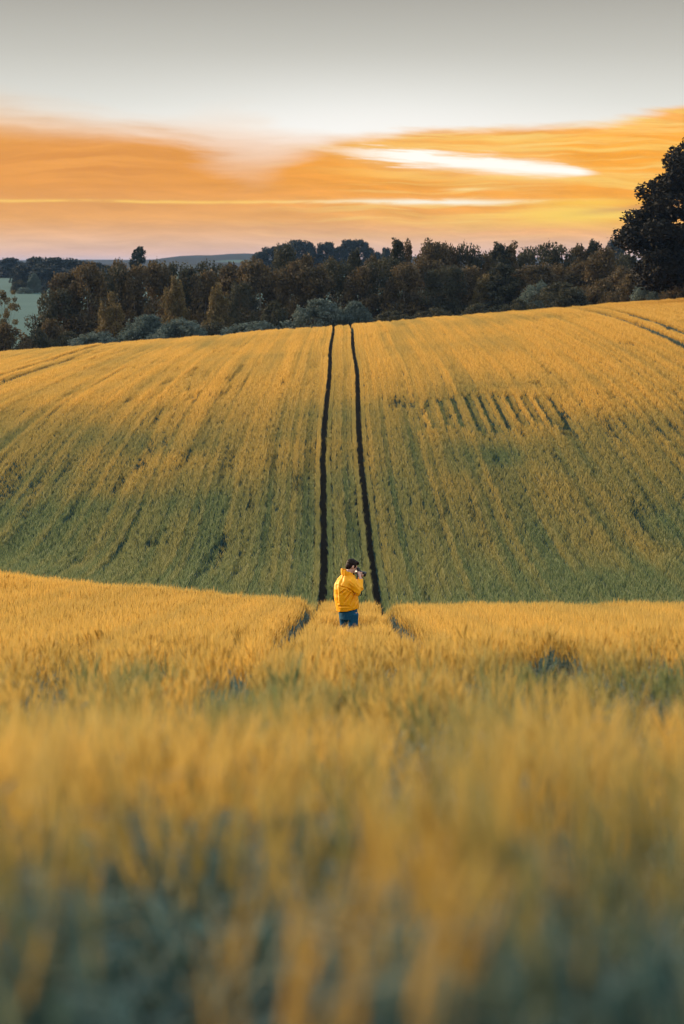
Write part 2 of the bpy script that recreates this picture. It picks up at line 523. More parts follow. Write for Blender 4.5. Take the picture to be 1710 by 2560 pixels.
def track_c(y):                # the drill rows run along this line
    return (np.interp(y, [0, 42, 60, 70, 80, 95, 110, 260], [0.05, 0.11, 0.2, 0.26, 0.24, 0.12, 0.03, 0.02])
            + 0.05 * np.sin(y / 11.0) * sstep(70, 100, y))


def crop_points(y0, y1, row, step, jr, js):
    """tufts strung along drill rows inside the seen wedge (with margin): row offset u and distance y"""
    U, Y = [], []
    wmax = 0.1415 * y1 * 1.12 + 3.5
    for k in np.arange(-int(wmax / row), int(wmax / row) + 1):
        u = (k + 0.5) * row
        ya = max(y0, (abs(u) - 3.5) / (0.1415 * 1.12))
        if ya >= y1: continue
        y = np.arange(ya + rng.random() * step, y1, step)
        Y.append(y + rng.uniform(-js, js, len(y)) * step); U.append(u + rng.normal(0, jr * row, len(y)))
    return np.concatenate(U), np.concatenate(Y)


PX, PY = 0.10, 42.0            # where the person stands


X_, Y_, L_ = [], [], []
for (y0, y1, row, st_, jr, js, lod) in [(2.05, 12, 0.22, 0.20, 0.5, 0.5, 0), (12, 30, 0.25, 0.22, 0.3, 0.5, 1), (30, 66, 0.25, 0.2, 0.14, 0.45, 1), (66, 266, 0.25, 0.32, 0.05, 0.4, 2)]:
    u, y = crop_points(y0, y1, row, st_, jr, js)
    X_.append(u); Y_.append(y); L_.append(np.full(len(u), lod))
u = np.concatenate(X_); y = np.concatenate(Y_); lod = np.concatenate(L_)
du = np.abs(u) - 0.875          # crop pushed aside along the wheelings
push = np.interp(y, [24, 34, 60, 70, 266], [0.0, 0.12, 0.12, 0.055, 0.075]) * np.exp(-((np.abs(du) - 0.25) / 0.16) ** 2)
edge = (np.abs(np.abs(du) - 0.25) < 0.08) & (y > 60)
eu, ey = u[edge], y[edge] + rng.uniform(0.1, 0.24, int(edge.sum()))
u = np.concatenate([u, eu]); y = np.concatenate([y, ey]); lod = np.concatenate([lod, lod[edge]])
du = np.abs(u) - 0.875
push = np.interp(y, [24, 34, 60, 70, 266], [0.0, 0.07, 0.07, -0.01, 0.03]) * np.exp(-((np.abs(du) - 0.25) / 0.16) ** 2)
x = u + np.sign(u) * np.sign(du) * push + track_c(y)
keep = np.ones(len(x), bool)
tw = np.interp(y, [0, 20, 32, 40, 64, 72, 266], [0.0, 0.0, 0.18, 0.20, 0.19, 0.17, 0.17])
for s in (-0.875, 0.875):
    keep &= np.abs(u - s) > tw
for c in (-24.0, 24.0):
    for s in (-0.875, 0.875):
        keep &= ~((np.abs(u - c - s) < 0.28) & (y > 75))
keep &= (x - PX) ** 2 + (y - PY) ** 2 > 0.30 ** 2
# combed gaps in the drill rows on the right
krow = np.floor(u / 0.25).astype(int)
ca = 120.5 + 1.2 * np.sin(krow * 0.37); cb = 135 + 1.5 * np.sin(krow * 0.23 + 1)
comb = (u > 3.3) & (u < 12.1) & (y > ca) & (y < cb) & (krow % 3 == 0)
keep &= ~(comb & (rng.random(len(x)) < 0.45 * np.interp(u, [4, 7.5], [0, 1])))
# headland wheelings along the top
for hy, pr in ((221.0, 0.8), (223.2, 0.8), (196.0, 0.3)):
    keep &= ~((np.abs(y - hy - 1.2 * np.sin(x / 9.0)) < 0.55) & (x > 1.5) & (x < 24) & (rng.random(len(x)) < pr * np.interp(x, [1.5, 8], [0.5, 1])))
keep &= ~((np.abs(y - 228 - 1.0 * np.sin(x / 7.0)) < 0.6) & (x < -1.5) & (rng.random(len(x)) < 0.45))
# thin lengths of drill row
thin = vnoise(u / 0.3, y / 7.0, 41) * 0.55 + fbm(x / 5.0, y / 12.0, 43, 2) * 0.45
keep &= ~((thin > 0.715) & (y > 80) & (np.abs(np.abs(u) - 0.88) > 0.8) & (rng.random(len(x)) < 0.45))
clump = np.where(y < 4.5, fbm(x / 0.20, y / 0.35, 137, 2), fbm(x / 0.30, y / 1.6, 133, 2))
keep &= ~((y < 34) & (clump < np.interp(y, [2, 3.2, 4.5, 20, 27, 34], [0.50, 0.50, 0.48, 0.48, 0.44, 0.30])))
keep &= y < 264 + 2 * np.sin(x / 11.0)
trough = ((u > 3.3) & (u < 12.1) & (y > ca - 0.4) & (y < cb + 0.4) & (krow % 3 == 1)).astype(float)
stunt = comb.astype(float)
x, y, lod, u, trough = x[keep], y[keep], lod[keep], u[keep], trough[keep]
stunt = stunt[keep]
n = len(x)
big = fbm(x / 7.0, y / 16.0, 51, 3)
rowv = hash2(np.floor(u / 0.25), np.floor(u * 0), 61) * 0.6 + vnoise(u / 0.25, y / 18.0, 62) * 0.4
hs = 1.0 + 0.22 * (big - 0.5) + 0.20 * (rowv - 0.5) * sstep(70, 90, y) + rng.normal(0, 0.03, n)
hs -= 0.14 * sstep(0.60, 0.76, thin[keep]) * (y > 70)
hs = np.where(y < 30, hs + np.interp(y, [2, 5, 30], [0.24, 0.36, 0.30]) * (fbm(x / 0.30, y / 0.8, 71, 2) - 0.5) + rng.normal(0, 0.05, n), hs)
hs -= 0.24 * np.exp(-((x - PX * y / PY) / 0.6) ** 2) * sstep(35, 38, y) * (1 - sstep(42, 43, y))
near_track = np.abs(np.abs(u) - 0.875)
hs -= 0.10 * np.exp(-(near_track / 0.25) ** 2) * (y > 40)
stripe = vnoise(u / 0.6 + 0.5, y / 30.0, 67) * 0.5 + vnoise(u / 1.1, y / 60.0, 68) * 0.5
hs += 0.22 * (stripe - 0.5) * sstep(76, 100, y)
ripe = np.clip(np.where(y > 66, 0.74 + 0.14 * sstep(120, 165, y), 0.88) + 0.5 * (stripe - 0.5) * sstep(70, 90, y) + 0.5 * (fbm(x / 11.0 + 3, y / 20.0, 81, 3) - 0.5) + 0.35 * (rowv - 0.5), 0, 1)
# greener heads in the hollow, turning gold up the slope
hollow = sstep(66, 74, y) * (1 - sstep(86, 142, y + 34 * (fbm(x / 10.0, y / 16.0, 91, 3) - 0.5) * 2))
ripe = np.clip(ripe - 0.74 * hollow, 0, 1)
ripe = np.where(y < 22, np.clip(ripe - 0.6 * sstep(0.52, 0.68, fbm(x / 0.3 + 7, y / 1.5, 97, 2)) * (1 - sstep(14, 22, y)), 0, 1), ripe)
late = np.zeros(n)          # hollows in the near crop that are still green
for (lx, ly, sx, sy, am) in ((-1.6, 17, 0.45, 2.2, 0.8), (-1.05, 9, 0.3, 1.5, 0.9), (2.6, 17, 1.5, 2.6, 0.95), (0.9, 12, 0.35, 1.6, 0.6), (-2.8, 13, 0.5, 2.0, 0.7), (-0.6, 14.5, 0.3, 2.0, 0.7), (0.5, 8.0, 0.22, 1.0, 0.7), (-1.7, 11.5, 0.3, 1.5, 0.8), (1.4, 13.5, 0.4, 1.6, 0.7), (-0.35, 10.5, 0.25, 1.4, 0.6)):
    late = np.maximum(late, am * np.exp(-((x - lx) / sx) ** 2 - ((y - ly) / sy) ** 2))
ripe = np.clip(ripe - late * (0.4 + 1.1 * fbm(x / 0.4, y / 1.2, 161, 2)), 0, 1)
hs -= 0.10 * late
hol2 = 0.22 * hollow
tintv = np.clip(0.25 - hol2 + 0.8 * (fbm(x / 6.0, y / 9.0, 95, 2) - 0.5) + rng.normal(0, 0.12, n), 0, 1)
cw = np.interp(u, [3.3, 4.5, 7, 11, 12.1], [0.2, 0.6, 0.9, 0.9, 0.7])
hs = hs - 0.12 * trough * cw - 0.34 * stunt * cw
ripe = np.clip(ripe - 0.3 * trough * cw - 0.8 * stunt * cw, 0, 1)
hs -= np.interp(y, [2, 6, 14], [0.12, 0.08, 0.0])
hs = np.where(y < 8, np.minimum(hs, 1.02), hs)
sight = (np.abs(x - 0.0026 * y) < 0.014 * y + 0.05) & (y < 16)
hs = np.where(sight, np.minimum(hs, 0.80 + 0.008 * y), hs)
hs += 0.22 * (fbm(x / 0.8, y / 3.0, 151, 2) - 0.5) * sstep(44, 50, y) * (1 - sstep(60, 66, y))
z = gz(x, y) - 0.01
me = bpy.data.meshes.new("barley_field")
me.vertices.add(n); me.vertices.foreach_set('co', np.stack([x, y, z], 1).astype(np.float32).reshape(-1))
rot = np.stack([rng.normal(0, 0.035, n) * np.where(y < 6, 0.5, 1), rng.normal(0.015, 0.025, n), np.where(rng.random(n) < 0.5, 0, np.pi) + rng.normal(0, 0.25, n) * np.where(y > 66, 0.3, 1)], 1)
ws = rng.uniform(0.9, 1.1, n) * np.where((near_track < 0.36) & (y > 60), 0.72, 1.0)
scl = np.stack([ws, ws, hs], 1)
idx = lod * NV + rng.integers(0, NV, n)
for nm, tp, key, arr in (('rot', 'FLOAT_VECTOR', 'vector', rot), ('scl', 'FLOAT_VECTOR', 'vector', scl)):
    a = me.attributes.new(nm, tp, 'POINT'); a.data.foreach_set(key, arr.astype(np.float32).reshape(-1))
a = me.attributes.new('idx', 'INT', 'POINT'); a.data.foreach_set('value', idx.astype(np.int32))
for nm, arr in (('ripe', ripe), ('tint', tintv)):
    a = me.attributes.new(nm, 'FLOAT', 'POINT'); a.data.foreach_set('value', arr.astype(np.float32))
me.materials.append(m_crop)
field = link(bpy.data.objects.new("barley_field", me))
tag(field, "ripe golden barley crop covering the rolling field", "barley", kind='stuff')
print("crop tufts", n)
ng = bpy.data.node_groups.new("crop", 'GeometryNodeTree')
ng.interface.new_socket("Geometry", in_out='INPUT', socket_type='NodeSocketGeometry')
ng.interface.new_socket("Geometry", in_out='OUTPUT', socket_type='NodeSocketGeometry')
gi = ng.nodes.new('NodeGroupInput'); go = ng.nodes.new('NodeGroupOutput')
iop = ng.nodes.new('GeometryNodeInstanceOnPoints'); iop.inputs['Pick Instance'].default_value = True
ci = ng.nodes.new('GeometryNodeCollectionInfo'); ci.inputs['Collection'].default_value = protos
ci.inputs['Separate Children'].default_value = True; ci.inputs['Reset Children'].default_value = True


def named(nm, tp):
    nd = ng.nodes.new('GeometryNodeInputNamedAttribute'); nd.data_type = tp; nd.inputs['Name'].default_value = nm
    return nd.outputs['Attribute']


e2r = ng.nodes.new('FunctionNodeEulerToRotation')
ng.links.new(named('rot', 'FLOAT_VECTOR'), e2r.inputs[0])
ng.links.new(gi.outputs[0], iop.inputs['Points']); ng.links.new(ci.outputs[0], iop.inputs['Instance'])
ng.links.new(named('idx', 'INT'), iop.inputs['Instance Index']); ng.links.new(e2r.outputs[0], iop.inputs['Rotation'])
ng.links.new(named('scl', 'FLOAT_VECTOR'), iop.inputs['Scale']); ng.links.new(iop.outputs[0], go.inputs[0])
md = field.modifiers.new("crop", 'NODES'); md.node_group = ng


# ------------------------------------------------------------------ tubes and lofts
def tube_np(pts, rad, seg=8):
    """closed tube; returns verts, quads, tris-as-fans"""
    pts = [np.array(p, float) for p in pts]
    V, Q, T = [], [], []
    up = None
    for i, p in enumerate(pts):
        t = pts[min(i + 1, len(pts) - 1)] - pts[max(i - 1, 0)]
        t /= np.linalg.norm(t) + 1e-9
        if up is None:
            up = np.array([1.0, 0, 0]) if abs(t[0]) < 0.8 else np.array([0, 1.0, 0])
        u = up - t * up.dot(t); u /= np.linalg.norm(u); v = np.cross(t, u); up = u
        for k in range(seg):
            a = 2 * np.pi * k / seg
            V.append(p + (u * np.cos(a) + v * np.sin(a)) * rad[i])
    for i in range(len(pts) - 1):
        for k in range(seg):
            k2 = (k + 1) % seg
            Q.append((i * seg + k, i * seg + k2, (i + 1) * seg + k2, (i + 1) * seg + k))
    c0 = len(V); V.append(pts[0]); c1 = len(V); V.append(pts[-1])
    L = (len(pts) - 1) * seg
    for k in range(seg):
        k2 = (k + 1) % seg
        T.append((c0, k2, k)); T.append((c1, L + k, L + k2))
    return V, Q, T


class MB:
    """collects shapes, builds ONE mesh"""
    def __init__(self): self.V, self.Q, self.T = [], [], []

    def tube(self, pts, rad, seg=8):
        V, Q, T = tube_np(pts, rad, seg); o = len(self.V)
        self.V += V; self.Q += [tuple(i + o for i in q) for q in Q]; self.T += [tuple(i + o for i in t) for t in T]

    def ellipsoid(self, c, r, rot=None, nu=16, nv=10):
        c = np.array(c, float); M = np.array(rot.to_3x3()) if rot is not None else np.eye(3)
        o = len(self.V)
        self.V.append(c + M @ np.array([0, 0, -r[2]]))
        for j in range(1, nv):
            ph = -np.pi / 2 + np.pi * j / nv
            for i in range(nu):
                th = 2 * np.pi * i / nu
                self.V.append(c + M @ np.array([r[0] * np.cos(ph) * np.cos(th), r[1] * np.cos(ph) * np.sin(th), r[2] * np.sin(ph)]))
        self.V.append(c + M @ np.array([0, 0, r[2]])); e = len(self.V) - 1
        for i in range(nu):
            i2 = (i + 1) % nu
            self.T.append((o, o + 1 + i2, o + 1 + i)); b_ = o + 1 + (nv - 2) * nu; self.T.append((e, b_ + i, b_ + i2))
            for j in range(nv - 2):
                a = o + 1 + j * nu
                self.Q.append((a + i, a + i2, a + nu + i2, a + nu + i))

    def rings(self, rings):
        """closed loft of equal-length rings"""
        o = len(self.V); k = len(rings[0])
        for r in rings: self.V += [np.array(p, float) for p in r]
        for j in range(len(rings) - 1):
            for i in range(k):
                i2 = (i + 1) % k
                self.Q.append((o + j * k + i, o + j * k + i2, o + (j + 1) * k + i2, o + (j + 1) * k + i))
        c0 = len(self.V); self.V.append(np.mean(np.array(rings[0], float), 0)); c1 = len(self.V); self.V.append(np.mean(np.array(rings[-1], float), 0))
        L = o + (len(rings) - 1) * k
        for i in range(k):
            i2 = (i + 1) % k
            self.T.append((c0, o + i2, o + i)); self.T.append((c1, L + i, L + i2))

    def box(self, c, s, M=None, bev=0.0):
        c = np.array(c, float); M = np.eye(3) if M is None else M
        o = len(self.V); hx, hy, hz = [v / 2 for v in s]
        ring = []
        for z_, ins in ((-hz, bev), (-hz + bev, 0), (hz - bev, 0), (hz, bev)):
            r = []
            for sx, sy in ((-1, -1), (1, -1), (1, 1), (-1, 1)):
                bx, by = hx - ins, hy - ins
                e = bev * 0.6
                a = [(sx * bx, sy * (by - e)), (sx * (bx - e), sy * by)]
                if sx * sy > 0: a = a
                else: a = a[::-1]
                # keep anticlockwise
                r += a
            ang = [math.atan2(q[1], q[0]) for q in r]
            r = [q for _, q in sorted(zip(ang, r))]
            ring.append([c + M @ np.array([q[0], q[1], z_]) for q in r])
        self.rings(ring)

    def mesh(self, name, mat, smooth=True):
        fs = []
        if self.Q: fs.append(np.array(self.Q))
        if self.T: fs.append(np.array(self.T))
        return mesh_np(name, np.array(self.V), fs, [mat], smooth=smooth)


# ------------------------------------------------------------------ trees
def crown_mesh(name, seed, H, Wd, prof, mat, nclump, nleaf, leaf, clump_r, z0=0.12, droop=0.5, fill=0.55, tips=0, flat=0.75):
    r = np.random.default_rng(seed)
    C = []
    tt = np.linspace(0, 1, len(prof))
    lob = r.uniform(0.62, 1.2, 7)
    while len(C) < nclump:
        t = r.uniform(0, 1); rr = np.interp(t, tt, prof) * Wd / 2
        if r.random() > 0.42 + rr / (Wd / 2): continue
        a = r.uniform(0, 2 * np.pi)
        rad = rr * (fill + (1 - fill) * r.random() ** 0.6) * lob[int(a / (2 * np.pi) * 7) % 7]
        C.append((np.cos(a) * rad, np.sin(a) * rad, H * (z0 + (1 - z0) * t), clump_r * r.uniform(0.6, 1.25) * (0.7 + 0.3 * min(1, rr / (Wd * 0.35)))))
    for k in range(tips):       # sprigs standing out of the top
        a = r.uniform(0, 2 * np.pi); q = r.uniform(0, 0.30) * Wd
        zz = H * (1.02 - 0.5 * (q / Wd) ** 1.2 + r.uniform(-0.03, 0.03))
        for j, (dz_, rr_) in enumerate(((0, 0.2), (0.35, 0.3), (0.7, 0.42), (1.2, 0.6), (1.8, 0.8))):
            C.append((np.cos(a) * q + r.normal(0, 0.06), np.sin(a) * q + r.normal(0, 0.06), zz - clump_r * dz_, clump_r * rr_))
    C = np.array(C)
    wgt = C[:, 3] ** 2; wgt /= wgt.sum()
    ci_ = r.choice(len(C), nleaf, p=wgt)
    dirn = r.normal(0, 1, (nleaf, 3)); dirn /= np.linalg.norm(dirn, axis=1)[:, None]
    rad = C[ci_, 3] * r.uniform(0.25, 1.0, nleaf) ** 0.5 * (1 + 0.25 * r.normal(0, 1, nleaf) * (r.random(nleaf) < 0.2))
    pos = C[ci_, :3] + dirn * rad[:, None] * np.array([1, 1, flat])
    pos[:, 2] -= droop * clump_r * r.random(nleaf) ** 2 * 0.8
    pos[:, 2] = np.maximum(pos[:, 2], 0.05)
    nrm = dirn * 0.6 + r.normal(0, 0.7, (nleaf, 3)); nrm /= np.linalg.norm(nrm, axis=1)[:, None]
    u = np.cross(nrm, r.normal(0, 1, (nleaf, 3)) + np.array([0, 0, 0.01])); u /= np.linalg.norm(u, axis=1)[:, None]
    v = np.cross(nrm, u)
    sz = leaf * r.uniform(0.6, 1.35, nleaf)[:, None]
    asp = r.uniform(0.45, 0.8, nleaf)[:, None]
    P = np.stack([pos - u * sz, pos - v * sz * asp + u * sz * 0.2, pos + u * sz, pos + v * sz * asp - u * sz * 0.1], 1).reshape(-1, 3)
    Q = np.arange(nleaf * 4).reshape(-1, 4)
    ct = r.random(len(C))
    tint = np.repeat(np.clip(ct[ci_] * 0.65 + r.random(nleaf) * 0.5 - 0.08, 0, 1), 4)
    var = np.repeat(r.random(nleaf), 4)
    return mesh_np(name, P, [Q], [mat], {'tint': tint, 'var': var}), C


def trunk_mesh(name, seed, H, rbase, C, mat, stems=1, nl=14, z0=0.2):
    r = np.random.default_rng(seed)
    mb = MB()
    for s in range(stems):
        a = r.uniform(0, 6.28)
        off = np.array([np.cos(a), np.sin(a), 0]) * (0.0 if stems == 1 else rbase * 2.5)
        top = H * r.uniform(0.8, 0.92)
        pts, rad = [], []
        for t in np.linspace(0, 1, 8):
            pts.append(off * (1 + 2.0 * t) + np.array([r.normal(0, 0.012) * H * t, r.normal(0, 0.012) * H * t, top * t - 0.3 * (t == 0)]))
            rad.append(rbase * (1 - 0.88 * t) * (1.25 if t == 0 else 1) / (1 if stems == 1 else 1.5))
        mb.tube(pts, rad, 7)
        for c in C[r.permutation(len(C))[:nl]]:
            zt = max(0.12 * H, min(top * 0.92, c[2] * r.uniform(0.5, 0.85)))
            f = zt / top * 7; i = int(min(6, f)); base = pts[i] + (pts[i + 1] - pts[i]) * (f - i)
            rb = rbase * (1 - 0.88 * zt / top) * 0.45
            mid = base * 0.5 + c[:3] * 0.5 + np.array([0, 0, -0.02 * H])
            mb.tube([base, mid, c[:3]], [rb, rb * 0.6, rb * 0.2], 5)
    return mb.mesh(name, mat)


KIND = {}


def kind(key, name, crown_name, **k):
    st = k.pop('stems', 1); bark = k.pop('bark', m_bark); rb = k.pop('rbase', 0.16); nl = k.pop('nl', 14)
    cm, C = crown_mesh(crown_name, **k)
    tm = trunk_mesh('trunk', k['seed'] + 1, k['H'], rb, C, bark, st, nl)
    KIND[key] = (name, cm, tm, k['H'], k['Wd'])


birch = [0.55, 0.85, 1.0, 1.0, 0.92, 0.8, 0.6, 0.3]
cone = [0.85, 1.0, 0.92, 0.75, 0.55, 0.40, 0.24, 0.1]
spire = [0.7, 1.0, 1.0, 0.92, 0.78, 0.62, 0.48, 0.34, 0.22]
dome = [1.0, 1.0, 0.95, 0.86, 0.7, 0.45, 0.15]
kind('birch1', 'birch_tree', 'crown', seed=11, H=12, Wd=7.0, prof=birch, mat=m_brown, nclump=85, nleaf=11000, leaf=0.18, clump_r=1.15, droop=1.2, tips=4, bark=m_birch, rbase=0.13)
kind('birch2', 'birch_tree', 'crown', seed=12, H=12, Wd=6.2, prof=birch, mat=m_brown, nclump=75, nleaf=10500, leaf=0.18, clump_r=1.0, droop=1.4, tips=6, bark=m_birch, rbase=0.13, stems=2)
kind('birch3', 'birch_tree', 'crown', seed=13, H=12, Wd=8.0, prof=[0.6, 0.9, 1, 1, 0.95, 0.9, 0.7, 0.45], mat=m_dgreen, nclump=90, nleaf=11500, leaf=0.18, clump_r=1.2, droop=1.0, tips=3)
kind('spire', 'poplar_tree', 'crown', seed=14, H=14, Wd=5.0, prof=spire, mat=m_dgreen, nclump=80, nleaf=8500, leaf=0.16, clump_r=0.8, droop=0.6, tips=2)
kind('spire2', 'poplar_tree', 'crown', seed=15, H=14, Wd=4.6, prof=spire, mat=m_brown, nclump=80, nleaf=8000, leaf=0.16, clump_r=0.8, droop=0.8, tips=3, stems=2)
kind('round', 'ash_tree', 'crown', seed=16, H=12, Wd=8.0, prof=[0.35, 0.6, 0.85, 1, 1, 0.95, 0.8, 0.45], mat=m_dgreen, nclump=60, nleaf=7000, leaf=0.17, clump_r=1.05, droop=0.3, tips=6)
kind('gold', 'amber_tree', 'crown', seed=17, H=9, Wd=5.6, prof=cone, mat=m_gold, nclump=75, nleaf=8500, leaf=0.14, clump_r=0.85, droop=0.9, tips=3)
kind('gold2', 'amber_tree', 'crown', seed=18, H=9, Wd=5.2, prof=cone, mat=m_gold, nclump=60, nleaf=7500, leaf=0.14, clump_r=0.9, droop=1.1, tips=2, stems=2)
kind('airy', 'young_tree', 'crown', seed=19, H=9, Wd=6.0, prof=[0.4, 0.6, 0.6, 0.7, 0.9, 1, 0.9, 0.5], mat=m_gold, nclump=48, nleaf=7000, leaf=0.10, clump_r=0.55, droop=0.3, stems=3, rbase=0.1, nl=22, z0=0.25)
kind('willow', 'willow_shrub', 'foliage', seed=20, H=4, Wd=7.5, prof=dome, mat=m_teal, nclump=150, nleaf=16000, leaf=0.11, clump_r=0.62, z0=0.05, droop=0.2, fill=0.6, tips=14, stems=3, rbase=0.08)
kind('willow2', 'willow_shrub', 'foliage', seed=21, H=4, Wd=7.0, prof=dome, mat=m_teal, nclump=70, nleaf=10000, leaf=0.11, clump_r=0.8, z0=0.05, droop=0.2, fill=0.6, tips=8, stems=3, rbase=0.08)
kind('thorn', 'hawthorn_shrub', 'foliage', seed=22, H=4, Wd=7.0, prof=dome, mat=m_dgreen, nclump=70, nleaf=9000, leaf=0.12, clump_r=0.8, z0=0.05, droop=0.2, fill=0.6, tips=6, stems=3, rbase=0.08)
kind('thornb', 'hawthorn_shrub', 'foliage', seed=23, H=4, Wd=6.5, prof=dome, mat=m_brown, nclump=60, nleaf=8000, leaf=0.12, clump_r=0.8, z0=0.05, droop=0.3, fill=0.6, tips=9, stems=3, rbase=0.08)
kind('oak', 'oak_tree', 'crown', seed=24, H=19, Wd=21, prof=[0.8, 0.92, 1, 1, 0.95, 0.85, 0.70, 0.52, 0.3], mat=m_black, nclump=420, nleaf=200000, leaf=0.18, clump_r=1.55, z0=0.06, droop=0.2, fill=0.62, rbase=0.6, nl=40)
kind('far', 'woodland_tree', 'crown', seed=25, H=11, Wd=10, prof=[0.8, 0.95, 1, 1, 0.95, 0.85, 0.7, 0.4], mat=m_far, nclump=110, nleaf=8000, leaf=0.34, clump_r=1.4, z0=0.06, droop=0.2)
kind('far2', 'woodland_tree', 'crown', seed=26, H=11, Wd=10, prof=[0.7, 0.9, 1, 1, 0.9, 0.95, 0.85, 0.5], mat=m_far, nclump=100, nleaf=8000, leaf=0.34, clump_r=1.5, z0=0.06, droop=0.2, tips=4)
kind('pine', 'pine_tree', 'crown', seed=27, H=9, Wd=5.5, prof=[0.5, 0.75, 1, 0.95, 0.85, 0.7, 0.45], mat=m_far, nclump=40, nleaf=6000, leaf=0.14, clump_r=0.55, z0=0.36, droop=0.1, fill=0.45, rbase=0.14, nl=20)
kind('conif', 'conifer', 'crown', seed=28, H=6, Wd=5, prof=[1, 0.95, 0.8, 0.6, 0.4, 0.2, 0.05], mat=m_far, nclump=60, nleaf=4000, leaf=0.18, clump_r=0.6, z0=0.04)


def plant(key, px, ytop, dist, wpx, label, cat, group=None, sink=0.0):
    """stand a plant on the terrain so its crown reaches the given height and width at that distance"""
    nm, cm, tm, H0, W0 = KIND[key]
    xx = (px - 855) / F * dist
    zb = float(gz(xx, dist)) - sink
    zt = ZC - (ytop - 660) / F * dist
    h = max(1.5, zt - zb)
    e = bpy.data.objects.new(nm, None)
    e.empty_display_size = 0.5
    link(e)
    e.location = (xx, dist, zb)
    sw = wpx / F * dist / W0
    e.scale = (sw, sw, h / H0)
    e.rotation_euler = (0, 0, random.uniform(0, 6.28))
    tag(e, label, cat, group)
    c = bpy.data.objects.new(cm.name.split('.')[0], cm); link(c, e)
    t = bpy.data.objects.new('trunk', tm); link(t, e)
    return e


GW = "trees of the dark woodland behind the crop"
# back row (px, top y, distance, width px, kind, label)
back = [
 (300, 653, 330, 62, 'birch1', "tall brown birch just left of the lone pine on the skyline"),
 (400, 647, 335, 56, 'round', "thin topped dark tree just right of the lone skyline pine"),
 (455, 664, 335, 66, 'birch3', "low dark rounded tree under the first gap of blue hills"),
 (524, 647, 335, 58, 'round', "dark sprigged tree standing before the distant blue ridge"),
 (566, 655, 335, 40, 'spire', "slim dark tree between the two stretches of distant blue ridge"),
 (630, 647, 335, 56, 'birch2', "brown tree whose tip meets the left end of the hilltop wood"),
 (708, 618, 335, 62, 'birch3', "dark bulky tree rising in front of the hilltop wood's left half"),
 (760, 640, 335, 62, 'birch1', "brown tree below the notch in the hilltop wood"),
 (825, 645, 335, 56, 'birch2', "brown tree below the middle clump of the hilltop wood"),
 (886, 617, 330, 40, 'spire', "pointed brown tree overlapping the square topped hilltop clump"),
 (928, 640, 335, 54, 'birch2', "brown tree below the right end of the hilltop wood"),
 (993, 592, 330, 52, 'spire', "tallest pointed dark tree of the woodland skyline"),
 (1019, 601, 331, 36, 'spire2', "slim spire close beside the tallest pointed tree"),
 (1076, 602, 333, 74, 'birch2', "sprig topped brown tree right of the twin spires"),
 (1125, 614, 336, 60, 'birch1', "brown tree with a flat bushy top beside the thin rounded crown"),
 (1162, 604, 337, 64, 'round', "see through rounded crown on the woodland skyline"),
 (1212, 632, 338, 74, 'birch1', "lowest dip of the skyline, brown spreading tree"),
 (1250, 602, 331, 58, 'spire', "dark pointed tree, left one of a skyline pair"),
 (1279, 605, 332, 44, 'spire2', "slim feathery spire, right one of a skyline pair"),
 (1315, 626, 336, 62, 'birch3', "small topped tree between the feathery spire and the round crown"),
 (1376, 602, 334, 78, 'round', "broad dark round crown on the skyline above the right bush"),
 (1440, 614, 336, 70, 'birch2', "ragged brown tree right of the broad round skyline crown"),
 (1484, 595, 335, 48, 'spire', "twin tipped dark spire next to the big black oak"),
 (1545, 640, 336, 90, 'birch3', "dark tree hidden partly by the left edge of the black oak"),
 (1640, 650, 336, 110, 'birch3', "dark tree behind the lower crown of the black oak"),
]
